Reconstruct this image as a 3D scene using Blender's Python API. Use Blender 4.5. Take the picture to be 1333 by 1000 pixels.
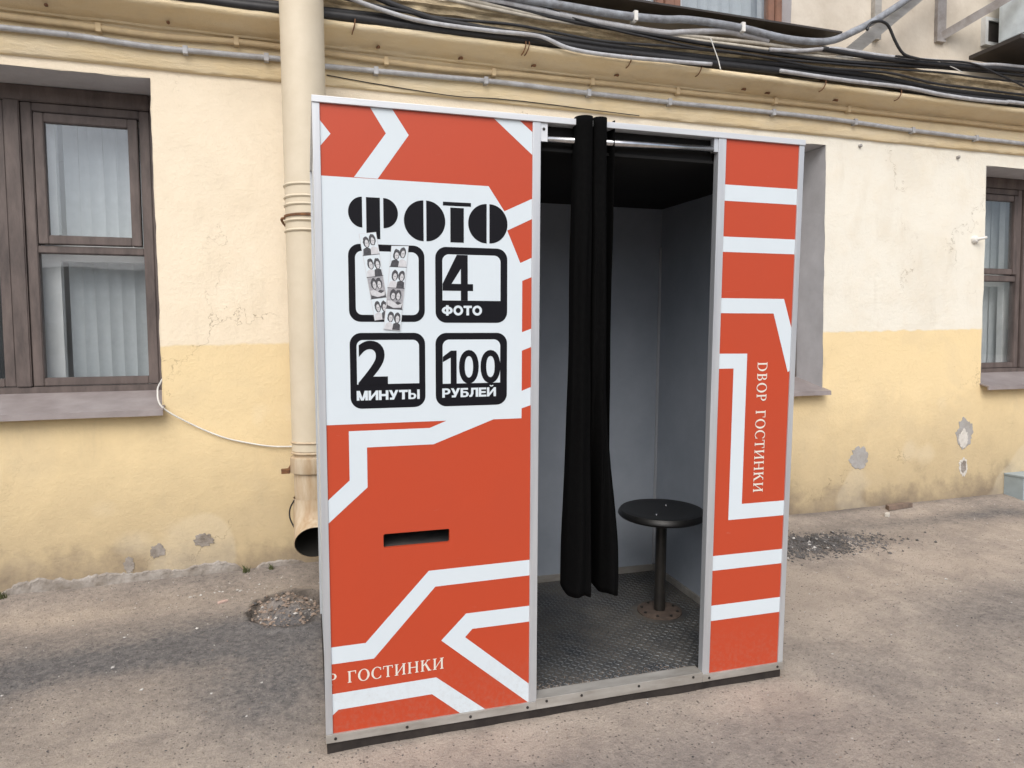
import bpy, bmesh, math, random
from mathutils import Vector, Matrix, noise

for o in list(bpy.data.objects):
    bpy.data.objects.remove(o, do_unlink=True)
scene = bpy.context.scene
COL = scene.collection
random.seed(11)

# ------------------------------------------------------------------ camera
FPX, YAW, PITCH, ROLL = 900.15, 0.30730, -0.05625, -0.01060
CAM = Vector((-0.0722, -2.2880, 1.3402))
cd = bpy.data.cameras.new('camera')
cam = bpy.data.objects.new('camera', cd)
COL.objects.link(cam)
fw = Vector((math.sin(YAW) * math.cos(PITCH), math.cos(YAW) * math.cos(PITCH), math.sin(PITCH)))
rt = Vector((math.cos(YAW), -math.sin(YAW), 0))
up = rt.cross(fw)
c_, s_ = math.cos(ROLL), math.sin(ROLL)
r2, u2 = c_ * rt + s_ * up, -s_ * rt + c_ * up
mw = Matrix.Identity(4)
for i in range(3):
    mw[i][0], mw[i][1], mw[i][2], mw[i][3] = r2[i], u2[i], -fw[i], CAM[i]
cam.matrix_world = mw
cd.sensor_fit = 'HORIZONTAL'
cd.sensor_width = 36.0
cd.lens = 36.0 * FPX / 1333.0
cd.clip_start = 0.05
cd.clip_end = 500
scene.camera = cam

# ------------------------------------------------------------------ sky, sun, exposure
SUN_EL, SUN_AZ = 47.0, 203.0          # azimuth of the sun, degrees clockwise from +Y
world = bpy.data.worlds.new('World')
scene.world = world
world.use_nodes = True
wn, wl = world.node_tree.nodes, world.node_tree.links
wn.clear()
sky = wn.new('ShaderNodeTexSky')
sky.sky_type = 'NISHITA'
sky.sun_disc = False
sky.sun_elevation = math.radians(SUN_EL)
sky.sun_rotation = math.radians(SUN_AZ)
sky.air_density = 1.0
sky.dust_density = 3.0
sky.ozone_density = 1.0
hs = wn.new('ShaderNodeHueSaturation')
hs.inputs['Saturation'].default_value = 0.62
bg = wn.new('ShaderNodeBackground')
bg.inputs['Strength'].default_value = 0.15
wo = wn.new('ShaderNodeOutputWorld')
wl.new(sky.outputs['Color'], hs.inputs['Color'])
wl.new(hs.outputs['Color'], bg.inputs['Color'])
wl.new(bg.outputs['Background'], wo.inputs['Surface'])
sd = bpy.data.lights.new('sun', 'SUN')
sd.energy = 1.5
sd.angle = math.radians(50)
sd.color = (1.0, 0.965, 0.91)
sun = bpy.data.objects.new('sun', sd)
COL.objects.link(sun)
az, el = math.radians(SUN_AZ), math.radians(SUN_EL)
to_sun = Vector((math.sin(az) * math.cos(el), math.cos(az) * math.cos(el), math.sin(el)))
sun.rotation_euler = to_sun.to_track_quat('Z', 'Y').to_euler()
sun.location = (-4, -12, 16)
scene.view_settings.view_transform = 'Standard'
scene.view_settings.look = 'None'
scene.view_settings.exposure = 0.32
scene.view_settings.gamma = 1.0
scene.view_settings.use_curve_mapping = False

# ------------------------------------------------------------------ helpers
def tag(o, label=None, cat=None, group=None, kind=None):
    if label: o['label'] = label
    if cat: o['category'] = cat
    if group: o['group'] = group
    if kind: o['kind'] = kind
    return o

def link(o, parent=None):
    COL.objects.link(o)
    if parent is not None:
        o.parent = parent
    return o

def empty(name, loc=(0, 0, 0), parent=None):
    o = bpy.data.objects.new(name, None)
    o.location = loc
    o.empty_display_size = 0.1
    return link(o, parent)

def mesh(name, verts, faces, mat, parent=None, smooth=False, mats=None, fm=None):
    me = bpy.data.meshes.new(name)
    me.from_pydata([tuple(v) for v in verts], [], faces)
    for m in (mats or [mat]):
        me.materials.append(m)
    if fm:
        for p, k in zip(me.polygons, fm):
            p.material_index = k
    if smooth:
        for p in me.polygons:
            p.use_smooth = True
    me.update()
    return link(bpy.data.objects.new(name, me), parent)

class MB:
    """collects verts and faces for one mesh"""
    def __init__(self):
        self.v, self.f, self.m = [], [], []
    def add(self, verts, faces, mi=0):
        n = len(self.v)
        self.v += [tuple(p) for p in verts]
        for fc in faces:
            self.f.append(tuple(n + i for i in fc))
            self.m.append(mi)
    def box(self, x0, x1, y0, y1, z0, z1, mi=0):
        self.add([(x0, y0, z0), (x1, y0, z0), (x1, y1, z0), (x0, y1, z0), (x0, y0, z1), (x1, y0, z1), (x1, y1, z1), (x0, y1, z1)],
                 [(0, 3, 2, 1), (4, 5, 6, 7), (0, 1, 5, 4), (1, 2, 6, 5), (2, 3, 7, 6), (3, 0, 4, 7)], mi)
    def build(self, name, mat, parent=None, smooth=False, mats=None):
        return mesh(name, self.v, self.f, mat, parent, smooth, mats, self.m if mats else None)

def box(name, x0, x1, y0, y1, z0, z1, mat, parent=None, bev=0.0):
    m = MB(); m.box(x0, x1, y0, y1, z0, z1)
    o = m.build(name, mat, parent)
    if bev:
        bm = bmesh.new(); bm.from_mesh(o.data)
        bmesh.ops.bevel(bm, geom=list(bm.edges), offset=bev, segments=2, profile=0.6, affect='EDGES')
        bm.to_mesh(o.data); bm.free()
    return o

def catmull(P, n=8):
    P = [Vector(p) for p in P]
    out = []
    for i in range(len(P) - 1):
        p0 = P[max(i - 1, 0)]; p1 = P[i]; p2 = P[i + 1]; p3 = P[min(i + 2, len(P) - 1)]
        for k in range(n):
            t = k / n
            out.append(0.5 * ((2 * p1) + (p2 - p0) * t + (2 * p0 - 5 * p1 + 4 * p2 - p3) * t * t + (3 * p1 - p0 - 3 * p2 + p3) * t ** 3))
    out.append(P[-1])
    return out

def tube_data(path, r, seg=10, cap=True):
    path = [Vector(p) for p in path]
    V, F = [], []
    n = len(path)
    ref = Vector((0, 0, 1))
    if abs((path[-1] - path[0]).normalized().z) > 0.8:
        ref = Vector((0, 1, 0))
    for i, p in enumerate(path):
        t = (path[min(i + 1, n - 1)] - path[max(i - 1, 0)]).normalized()
        a = t.cross(ref).normalized(); b = a.cross(t)
        rr = r(i / (n - 1)) if callable(r) else r
        for k in range(seg):
            w = 2 * math.pi * k / seg
            V.append(p + (a * math.cos(w) + b * math.sin(w)) * rr)
    for i in range(n - 1):
        for k in range(seg):
            k2 = (k + 1) % seg
            F.append((i * seg + k, i * seg + k2, (i + 1) * seg + k2, (i + 1) * seg + k))
    if cap:
        F.append(tuple(range(seg - 1, -1, -1)))
        F.append(tuple((n - 1) * seg + k for k in range(seg)))
    return V, F

def tube(name, path, r, mat, parent=None, seg=10):
    V, F = tube_data(path, r, seg)
    return mesh(name, V, F, mat, parent, True)

def lathe(name, prof, cx, cy, mat, parent=None, seg=32, smooth=True):
    """prof: (radius, z) list"""
    V, F = [], []
    for (r, z) in prof:
        for k in range(seg):
            w = 2 * math.pi * k / seg
            V.append((cx + r * math.cos(w), cy + r * math.sin(w), z))
    for i in range(len(prof) - 1):
        for k in range(seg):
            k2 = (k + 1) % seg
            F.append((i * seg + k, i * seg + k2, (i + 1) * seg + k2, (i + 1) * seg + k))
    F.append(tuple(range(seg - 1, -1, -1)))
    F.append(tuple((len(prof) - 1) * seg + k for k in range(seg)))
    o = mesh(name, V, F, mat, parent, smooth)
    if smooth:
        o.data.set_sharp_from_angle(angle=math.radians(40))
    return o

# ------------------------------------------------------------------ materials
def new_mat(name):
    m = bpy.data.materials.new(name)
    m.use_nodes = True
    return m, m.node_tree.nodes, m.node_tree.links, m.node_tree.nodes['Principled BSDF']

def ramp(nodes, stops):
    r = nodes.new('ShaderNodeValToRGB')
    while len(r.color_ramp.elements) < len(stops):
        r.color_ramp.elements.new(0.5)
    for e, (p, c) in zip(r.color_ramp.elements, stops):
        e.position = p
        e.color = (c[0], c[1], c[2], 1) if not isinstance(c, (int, float)) else (c, c, c, 1)
    return r

def ntex(nodes, links, scale, detail=6, rough=0.6, vec=None, dist=0.0, stretch=None):
    t = nodes.new('ShaderNodeTexNoise')
    t.inputs['Scale'].default_value = scale
    t.inputs['Detail'].default_value = detail
    t.inputs['Roughness'].default_value = rough
    t.inputs['Distortion'].default_value = dist
    if vec is not None:
        if stretch:
            mp = nodes.new('ShaderNodeMapping')
            mp.inputs['Scale'].default_value = stretch
            links.new(vec, mp.inputs['Vector'])
            vec = mp.outputs['Vector']
        links.new(vec, t.inputs['Vector'])
    return t

def mixc(nodes, links, fac, a, b, mode='MIX'):
    m = nodes.new('ShaderNodeMix')
    m.data_type = 'RGBA'
    m.blend_type = mode
    for sock, val in ((m.inputs[0], fac), (m.inputs[6], a), (m.inputs[7], b)):
        if hasattr(val, 'links'):
            links.new(val, sock)
        elif isinstance(val, (int, float)):
            sock.default_value = val
        else:
            sock.default_value = (val[0], val[1], val[2], 1)
    return m.outputs[2]

def mth(nodes, links, op, a, b=0.0, clamp=False):
    m = nodes.new('ShaderNodeMath')
    m.operation = op
    m.use_clamp = clamp
    for i, v in enumerate((a, b)):
        if hasattr(v, 'links'):
            links.new(v, m.inputs[i])
        else:
            m.inputs[i].default_value = v
    return m.outputs[0]

def bump(nodes, links, bs, height, strength=0.3, dist=0.01):
    b = nodes.new('ShaderNodeBump')
    b.inputs['Strength'].default_value = strength
    b.inputs['Distance'].default_value = dist
    links.new(height, b.inputs['Height'])
    links.new(b.outputs['Normal'], bs.inputs['Normal'])
    return b

def simple(name, c1, c2=None, scale=20, rough=0.6, metal=0.0, bs_=0.1, bscale=60, bdist=0.003, stretch=None, r2=None, spec=0.5):
    """two tones broken up by noise, with fine relief"""
    m, n, l, p = new_mat(name)
    tc = n.new('ShaderNodeTexCoord').outputs['Object']
    c2 = c2 or tuple(x * 0.8 for x in c1)
    t = ntex(n, l, scale, 6, 0.65, tc, stretch=stretch)
    r = ramp(n, [(0.3, c2), (0.68, c1)])
    l.new(t.outputs['Fac'], r.inputs['Fac'])
    l.new(r.outputs['Color'], p.inputs['Base Color'])
    p.inputs['Metallic'].default_value = metal
    p.inputs['Specular IOR Level'].default_value = spec
    if r2 is not None:
        rr = n.new('ShaderNodeMapRange')
        rr.inputs['To Min'].default_value = rough; rr.inputs['To Max'].default_value = r2
        l.new(t.outputs['Fac'], rr.inputs['Value']); l.new(rr.outputs['Result'], p.inputs['Roughness'])
    else:
        p.inputs['Roughness'].default_value = rough
    if bs_:
        t2 = ntex(n, l, bscale, 5, 0.6, tc, stretch=stretch)
        bump(n, l, p, t2.outputs['Fac'], bs_, bdist)
    return m

def plaster_mat():
    m, n, l, p = new_mat('painted_plaster')
    tc = n.new('ShaderNodeTexCoord').outputs['Object']
    sx = n.new('ShaderNodeSeparateXYZ'); l.new(tc, sx.inputs[0])
    X, Z = sx.outputs['X'], sx.outputs['Z']
    big = ntex(n, l, 0.9, 5, 0.6, tc).outputs['Fac']
    mid = ntex(n, l, 5, 7, 0.65, tc).outputs['Fac']
    fine = ntex(n, l, 45, 6, 0.7, tc).outputs['Fac']
    # cream coat; it turns paler and more neutral towards +X
    pale = mth(n, l, 'MULTIPLY', mth(n, l, 'SUBTRACT', X, 1.2), 0.45, True)
    cream = mixc(n, l, pale, (0.80, 0.70, 0.545), (0.765, 0.73, 0.635))
    cream = mixc(n, l, mth(n, l, 'MULTIPLY', mth(n, l, 'SUBTRACT', mid, 0.45), 0.9, True), cream, (0.70, 0.59, 0.43))
    ochre = mixc(n, l, mth(n, l, 'MULTIPLY', mth(n, l, 'SUBTRACT', big, 0.3), 1.8, True), (0.80, 0.63, 0.36), (0.75, 0.605, 0.37))
    # hand-rolled edge between the two coats
    edge = mth(n, l, 'ADD', mth(n, l, 'MULTIPLY', X, 0.0125), 1.358)
    edge = mth(n, l, 'ADD', edge, mth(n, l, 'MULTIPLY', mth(n, l, 'SUBTRACT', ntex(n, l, 14, 3, 0.5, tc, stretch=(1, 1, 0.2)).outputs['Fac'], 0.5), 0.030))
    isup = mth(n, l, 'MULTIPLY', mth(n, l, 'SUBTRACT', Z, edge), 75, True)
    base = mixc(n, l, isup, ochre, cream)
    # splash dirt near the pavement, ragged
    dz = mth(n, l, 'ADD', Z, mth(n, l, 'MULTIPLY', mth(n, l, 'SUBTRACT', mid, 0.5), 0.55))
    dz = mth(n, l, 'ADD', dz, mth(n, l, 'MULTIPLY', mth(n, l, 'SUBTRACT', big, 0.5), 0.5))
    soil = mth(n, l, 'MULTIPLY', mth(n, l, 'SUBTRACT', 0.98, dz), 1.1, True)
    base = mixc(n, l, mth(n, l, 'MULTIPLY', soil, 0.85), base, (0.37, 0.295, 0.19))
    low = mth(n, l, 'MULTIPLY', mth(n, l, 'SUBTRACT', 0.28, dz), 4.5, True)
    base = mixc(n, l, mth(n, l, 'MULTIPLY', low, 0.75), base, (0.19, 0.15, 0.115))
    # rain streak stains and scuffs
    st = ntex(n, l, 3.0, 6, 0.7, tc, stretch=(2.2, 2.2, 0.5)).outputs['Fac']
    stm = mth(n, l, 'MULTIPLY', mth(n, l, 'SUBTRACT', st, 0.58), 3.0, True)
    base = mixc(n, l, mth(n, l, 'MULTIPLY', stm, 0.42), base, (0.42, 0.35, 0.24))
    # hairline cracks
    vo = n.new('ShaderNodeTexVoronoi'); vo.feature = 'DISTANCE_TO_EDGE'; vo.inputs['Scale'].default_value = 1.1
    wv = n.new('ShaderNodeVectorMath'); wv.operation = 'ADD'
    nz = ntex(n, l, 2.4, 5, 0.7, tc)
    sc = n.new('ShaderNodeVectorMath'); sc.operation = 'SCALE'; sc.inputs['Scale'].default_value = 0.9
    l.new(nz.outputs['Color'], sc.inputs[0]); l.new(tc, wv.inputs[0]); l.new(sc.outputs[0], wv.inputs[1]); l.new(wv.outputs[0], vo.inputs['Vector'])
    crack = mth(n, l, 'SUBTRACT', 1.0, mth(n, l, 'MULTIPLY', vo.outputs['Distance'], 260, True))
    crack = mth(n, l, 'MULTIPLY', crack, mth(n, l, 'MULTIPLY', mth(n, l, 'SUBTRACT', ntex(n, l, 1.7, 3, 0.5, tc).outputs['Fac'], 0.49), 7, True))
    base = mixc(n, l, mth(n, l, 'MULTIPLY', crack, 0.7), base, (0.25, 0.19, 0.12))
    # damp blotches and old touch-ups
    bl = ntex(n, l, 2.1, 4, 0.55, tc, dist=0.6).outputs['Fac']
    base = mixc(n, l, mth(n, l, 'MULTIPLY', mth(n, l, 'MULTIPLY', mth(n, l, 'SUBTRACT', bl, 0.53), 9, True), 0.13), base, (0.50, 0.42, 0.30))
    tu = ntex(n, l, 1.6, 2, 0.4, tc, dist=0.2).outputs['Fac']
    base = mixc(n, l, mth(n, l, 'MULTIPLY', mth(n, l, 'MULTIPLY', mth(n, l, 'SUBTRACT', tu, 0.60), 30, True), 0.14), base, (0.86, 0.80, 0.66))
    l.new(base, p.inputs['Base Color'])
    p.inputs['Roughness'].default_value = 0.88
    p.inputs['Specular IOR Level'].default_value = 0.25
    h = mth(n, l, 'ADD', mth(n, l, 'MULTIPLY', fine, 0.35), mth(n, l, 'MULTIPLY', mid, 1.0))
    h = mth(n, l, 'SUBTRACT', h, mth(n, l, 'MULTIPLY', crack, 0.25))
    h = mth(n, l, 'ADD', h, mth(n, l, 'MULTIPLY', isup, 0.05))
    bump(n, l, p, h, 0.6, 0.014)
    return m

def cornice_mat():
    m, n, l, p = new_mat('weathered_cornice_plaster')
    tc = n.new('ShaderNodeTexCoord').outputs['Object']
    sx = n.new('ShaderNodeSeparateXYZ'); l.new(tc, sx.inputs[0])
    Z = sx.outputs['Z']
    a = ntex(n, l, 6, 7, 0.7, tc, stretch=(0.5, 1, 2)).outputs['Fac']
    b = ntex(n, l, 22, 6, 0.7, tc, stretch=(0.45, 1, 2.2)).outputs['Fac']
    c = ntex(n, l, 2.2, 5, 0.7, tc).outputs['Fac']
    base = mixc(n, l, mth(n, l, 'MULTIPLY', mth(n, l, 'SUBTRACT', a, 0.38), 2.5, True), (0.72, 0.58, 0.36), (0.72, 0.62, 0.45))
    # the top courses have lost their paint
    zz = mth(n, l, 'ADD', Z, mth(n, l, 'MULTIPLY', mth(n, l, 'SUBTRACT', c, 0.5), 0.12))
    bare = mth(n, l, 'MULTIPLY', mth(n, l, 'SUBTRACT', zz, 3.10), 28, True)
    bare = mth(n, l, 'MULTIPLY', bare, mth(n, l, 'MULTIPLY', mth(n, l, 'SUBTRACT', b, 0.36), 4.5, True))
    bare = mth(n, l, 'MULTIPLY', bare, mth(n, l, 'SUBTRACT', 1.0, mth(n, l, 'MULTIPLY', mth(n, l, 'SUBTRACT', Z, 3.30), 30, True)))
    base = mixc(n, l, mth(n, l, 'MULTIPLY', bare, 0.88), base, (0.34, 0.27, 0.175))
    up2 = mth(n, l, 'MULTIPLY', mth(n, l, 'SUBTRACT', Z, 3.30), 40, True)
    base = mixc(n, l, mth(n, l, 'MULTIPLY', up2, 0.9), base, (0.60, 0.545, 0.46))
    gr = mth(n, l, 'MULTIPLY', mth(n, l, 'SUBTRACT', c, 0.52), 4, True)
    base = mixc(n, l, mth(n, l, 'MULTIPLY', gr, 0.3), base, (0.36, 0.28, 0.18))
    l.new(base, p.inputs['Base Color'])
    p.inputs['Roughness'].default_value = 0.9
    p.inputs['Specular IOR Level'].default_value = 0.2
    bump(n, l, p, mth(n, l, 'ADD', b, mth(n, l, 'MULTIPLY', a, 0.7)), 0.6, 0.012)
    return m

def asphalt_mat():
    m, n, l, p = new_mat('sandy_asphalt')
    tc = n.new('ShaderNodeTexCoord').outputs['Object']
    at = n.new('ShaderNodeAttribute'); at.attribute_name = 'sand'
    at2 = n.new('ShaderNodeAttribute'); at2.attribute_name = 'grit'
    mid = ntex(n, l, 4.5, 8, 0.7, tc, dist=0.3).outputs['Fac']
    sm = ntex(n, l, 38, 7, 0.75, tc).outputs['Fac']
    fine = ntex(n, l, 170, 4, 0.7, tc).outputs['Fac']
    asp = mixc(n, l, mth(n, l, 'MULTIPLY', mth(n, l, 'SUBTRACT', sm, 0.38), 3.2, True), (0.12, 0.115, 0.118), (0.25, 0.238, 0.232))
    sand = mixc(n, l, mth(n, l, 'MULTIPLY', mth(n, l, 'SUBTRACT', mid, 0.35), 2.4, True), (0.435, 0.365, 0.305), (0.555, 0.475, 0.40))
    f = mth(n, l, 'ADD', at.outputs['Fac'], mth(n, l, 'MULTIPLY', mth(n, l, 'SUBTRACT', mid, 0.5), 0.8))
    f = mth(n, l, 'ADD', f, mth(n, l, 'MULTIPLY', mth(n, l, 'SUBTRACT', sm, 0.5), 0.75))
    f = mth(n, l, 'MULTIPLY', f, 1.0, True)
    base = mixc(n, l, f, asp, sand)
    # aggregate: dark and pale stones showing in the surface
    v1 = n.new('ShaderNodeTexVoronoi'); v1.inputs['Scale'].default_value = 88; l.new(tc, v1.inputs['Vector'])
    sp = n.new('ShaderNodeSeparateColor'); l.new(v1.outputs['Color'], sp.inputs[0])
    core = mth(n, l, 'MULTIPLY', mth(n, l, 'SUBTRACT', 0.36, v1.outputs['Distance']), 9, True)
    darkst = mth(n, l, 'MULTIPLY', core, mth(n, l, 'GREATER_THAN', mth(n, l, 'ADD', sp.outputs[0], mth(n, l, 'MULTIPLY', mid, 0.3)), 1.03))
    lightst = mth(n, l, 'MULTIPLY', core, mth(n, l, 'LESS_THAN', sp.outputs[0], 0.10))
    base = mixc(n, l, mth(n, l, 'MULTIPLY', darkst, 0.6), base, (0.075, 0.068, 0.066))
    base = mixc(n, l, mth(n, l, 'MULTIPLY', lightst, 0.5), base, (0.42, 0.38, 0.34))
    base = mixc(n, l, at2.outputs['Fac'], base, (0.05, 0.042, 0.036))
    base = mixc(n, l, mth(n, l, 'MULTIPLY', mth(n, l, 'SUBTRACT', fine, 0.44), 2.6, True), base, mixc(n, l, 1.0, base, (0.62, 0.61, 0.60), 'MULTIPLY'))
    l.new(base, p.inputs['Base Color'])
    p.inputs['Roughness'].default_value = 0.92
    p.inputs['Specular IOR Level'].default_value = 0.2
    h = mth(n, l, 'ADD', mth(n, l, 'MULTIPLY', sm, 0.9), mth(n, l, 'MULTIPLY', fine, 0.35))
    h = mth(n, l, 'ADD', h, mth(n, l, 'MULTIPLY', mth(n, l, 'ADD', darkst, lightst), 0.35))
    bump(n, l, p, h, 1.0, 0.014)
    return m

def glass_mat():
    m, n, l, p = new_mat('window_glass')
    n.remove(p)
    tr = n.new('ShaderNodeBsdfTransparent'); tr.inputs['Color'].default_value = (0.975, 0.985, 0.99, 1)
    gl = n.new('ShaderNodeBsdfGlossy'); gl.inputs['Roughness'].default_value = 0.02
    gl.inputs['Color'].default_value = (0.9, 0.95, 1, 1)
    lw = n.new('ShaderNodeLayerWeight'); lw.inputs['Blend'].default_value = 0.5      # Schlick reflectance, the same from both sides
    frs = mth(n, l, 'ADD', mth(n, l, 'MULTIPLY', mth(n, l, 'POWER', lw.outputs['Facing'], 5.0), 0.93), 0.07)
    tc = n.new('ShaderNodeTexCoord').outputs['Object']
    b = n.new('ShaderNodeBump'); b.inputs['Strength'].default_value = 0.06; b.inputs['Distance'].default_value = 0.01
    l.new(ntex(n, l, 3.0, 2, 0.4, tc).outputs['Fac'], b.inputs['Height'])
    l.new(b.outputs['Normal'], gl.inputs['Normal'])
    df = n.new('ShaderNodeBsdfDiffuse'); df.inputs['Color'].default_value = (0.42, 0.43, 0.42, 1)   # street dust on the pane
    mx = n.new('ShaderNodeMixShader'); mx2 = n.new('ShaderNodeMixShader')
    dust = mth(n, l, 'MULTIPLY', ntex(n, l, 6, 6, 0.7, tc).outputs['Fac'], 0.07)
    l.new(dust, mx2.inputs[0]); l.new(tr.outputs[0], mx2.inputs[1]); l.new(df.outputs[0], mx2.inputs[2])
    l.new(frs, mx.inputs[0]); l.new(mx2.outputs[0], mx.inputs[1]); l.new(gl.outputs[0], mx.inputs[2])
    l.new(mx.outputs[0], n['Material Output'].inputs['Surface'])
    return m

def vinyl(name, c, rough=0.32, bs_=0.10, spec=0.42):
    """printed film on ribbed plastic sheet, slightly soiled"""
    m, n, l, p = new_mat(name)
    tc = n.new('ShaderNodeTexCoord').outputs['Object']
    a = ntex(n, l, 3.5, 6, 0.65, tc).outputs['Fac']
    b = ntex(n, l, 60, 5, 0.75, tc).outputs['Fac']
    dirt = mth(n, l, 'MULTIPLY', mth(n, l, 'SUBTRACT', a, 0.42), 0.55, True)
    base = mixc(n, l, dirt, c, tuple(x * 0.78 + 0.004 for x in c))
    spk = mth(n, l, 'MULTIPLY', mth(n, l, 'SUBTRACT', b, 0.66), 4, True)
    base = mixc(n, l, mth(n, l, 'MULTIPLY', spk, 0.3), base, (0.16, 0.13, 0.11))
    l.new(base, p.inputs['Base Color'])
    sx = n.new('ShaderNodeSeparateXYZ'); l.new(tc, sx.inputs[0])
    # mud splashed up from the ground, and a few scuffs
    mz = mth(n, l, 'MULTIPLY', mth(n, l, 'SUBTRACT', 0.30, sx.outputs['Z']), 2.6, True)
    mud = mth(n, l, 'MULTIPLY', mz, mth(n, l, 'MULTIPLY', mth(n, l, 'SUBTRACT', b, 0.45), 3.5, True))
    base = mixc(n, l, mth(n, l, 'MULTIPLY', mud, 0.45), base, (0.30, 0.24, 0.19))
    sc = ntex(n, l, 9, 4, 0.6, tc, dist=1.2, stretch=(1, 1, 5)).outputs['Fac']
    scm = mth(n, l, 'MULTIPLY', mth(n, l, 'SUBTRACT', sc, 0.70), 9, True)
    base = mixc(n, l, mth(n, l, 'MULTIPLY', scm, 0.18), base, (0.5, 0.46, 0.42))
    l.new(base, p.inputs['Base Color'])
    rr = n.new('ShaderNodeMapRange'); rr.inputs['To Min'].default_value = rough - 0.06; rr.inputs['To Max'].default_value = rough + 0.2
    l.new(a, rr.inputs['Value']); l.new(rr.outputs['Result'], p.inputs['Roughness'])
    p.inputs['Specular IOR Level'].default_value = spec
    w = n.new('ShaderNodeTexWave'); w.wave_type = 'BANDS'; w.bands_direction = 'X'
    w.inputs['Scale'].default_value = 62; l.new(tc, w.inputs['Vector'])
    h = mth(n, l, 'ADD', mth(n, l, 'MULTIPLY', w.outputs['Fac'], 0.15), a)
    bump(n, l, p, h, bs_, 0.004)
    return m

M = {}
M['plaster'] = plaster_mat()
M['cornice'] = cornice_mat()
M['asphalt'] = asphalt_mat()
M['glass'] = glass_mat()
M['orange'] = vinyl('orange_vinyl', (0.49, 0.063, 0.024))
M['vwhite'] = vinyl('white_vinyl', (0.64, 0.71, 0.755))
M['black_print'] = vinyl('black_print', (0.006, 0.006, 0.009), 0.5, 0.05, 0.16)
M['grey_print'] = simple('photo_mid_grey', (0.42, 0.42, 0.44), (0.25, 0.25, 0.27), 120, 0.45, bs_=0)
M['pale_print'] = simple('photo_pale_grey', (0.62, 0.63, 0.65), (0.5, 0.5, 0.52), 90, 0.45, bs_=0)
M['dark_print'] = simple('photo_dark_grey', (0.035, 0.035, 0.04), (0.09, 0.09, 0.1), 160, 0.45, bs_=0)
M['cream_print'] = vinyl('cream_lettering', (0.74, 0.70, 0.62))
M['alu'] = simple('brushed_aluminium', (0.66, 0.68, 0.70), (0.50, 0.52, 0.55), 18, 0.36, 0.55, 0.08, 130, 0.002, (1, 1, 0.06), 0.55)
M['alu_top'] = simple('bright_aluminium', (0.74, 0.76, 0.78), (0.60, 0.62, 0.64), 18, 0.38, 0.4, 0.08, 130, 0.002, (0.06, 1, 1), 0.55)
M['alu_dirty'] = simple('soiled_aluminium', (0.48, 0.46, 0.43), (0.27, 0.25, 0.22), 14, 0.45, 0.35, 0.15, 90, 0.002, (0.3, 1, 1), 0.65)
M['chrome'] = simple('steel_tube', (0.70, 0.70, 0.71), (0.5, 0.5, 0.5), 30, 0.22, 1.0, 0.05, 60)
M['plinth'] = simple('black_painted_base', (0.014, 0.010, 0.009), (0.034, 0.027, 0.023), 16, 0.75, bs_=0.4, bscale=50, bdist=0.004)
M['cabin'] = simple('cabin_grey_laminate', (0.37, 0.41, 0.47), (0.31, 0.35, 0.405), 5, 0.5, bs_=0.05)
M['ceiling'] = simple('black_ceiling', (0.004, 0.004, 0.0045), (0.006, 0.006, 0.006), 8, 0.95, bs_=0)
M['tread'] = simple('worn_steel_tread', (0.20, 0.215, 0.225), (0.085, 0.09, 0.095), 9, 0.36, 0.6, 0.3, 60, 0.002, r2=0.62)
M['treadbase'] = simple('dusty_steel_plate', (0.16, 0.145, 0.125), (0.05, 0.055, 0.062), 5, 0.42, 0.35, 0.4, 70, 0.002, r2=0.8)
M['seat'] = simple('black_vinyl_seat', (0.006, 0.006, 0.0065), (0.010, 0.010, 0.010), 30, 0.45, bs_=0.15, bscale=160)
M['blackmetal'] = simple('black_enamel', (0.012, 0.012, 0.012), (0.03, 0.026, 0.022), 18, 0.5, bs_=0.1)
M['rustmetal'] = simple('rusty_flange', (0.13, 0.095, 0.075), (0.06, 0.045, 0.038), 25, 0.8, bs_=0.4)
M['cloth'] = simple('black_curtain_cloth', (0.0025, 0.0025, 0.0027), (0.004, 0.004, 0.004), 60, 0.95, bs_=0.25, bscale=400, bdist=0.001, spec=0.06)
M['wood'] = simple('brown_painted_wood', (0.145, 0.112, 0.10), (0.06, 0.046, 0.042), 14, 0.6, bs_=0.5, bscale=35, bdist=0.004, stretch=(1, 1, 0.25))
M['woodred'] = simple('red_brown_wood', (0.26, 0.13, 0.085), (0.16, 0.085, 0.06), 12, 0.6, bs_=0.4, bscale=35)
M['whitewood'] = simple('white_painted_wood', (0.70, 0.71, 0.70), (0.55, 0.56, 0.55), 6, 0.5, bs_=0.2)
M['reveal'] = simple('grey_reveal_plaster', (0.54, 0.53, 0.54), (0.44, 0.43, 0.435), 5, 0.9, bs_=0.5, bscale=25, bdist=0.006)
M['sill'] = simple('grey_brown_sill_metal', (0.30, 0.265, 0.26), (0.21, 0.18, 0.175), 6, 0.5, bs_=0.3, bscale=14, bdist=0.006)
M['darksheet'] = simple('dark_sheet_metal', (0.03, 0.026, 0.024), (0.05, 0.04, 0.035), 8, 0.6, bs_=0.3, bscale=12)
M['room'] = simple('room_paint', (0.60, 0.59, 0.55), (0.5, 0.49, 0.46), 2, 0.9, bs_=0)
M['slat'] = simple('blind_fabric', (0.47, 0.50, 0.51), (0.40, 0.43, 0.44), 15, 0.85, bs_=0.2, bscale=300, bdist=0.001)
M['pipe'] = simple('cream_painted_pipe', (0.66, 0.58, 0.45), (0.58, 0.50, 0.37), 4, 0.55, bs_=0.25, bscale=9, bdist=0.006)
M['pipe_low'] = simple('stained_pipe_paint', (0.60, 0.51, 0.38), (0.38, 0.24, 0.12), 7, 0.6, bs_=0.3, bscale=12, stretch=(2.5, 2.5, 0.4))
M['pipe_in'] = simple('pipe_inside', (0.012, 0.011, 0.01), (0.02, 0.018, 0.015), 10, 0.95, bs_=0)
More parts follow.
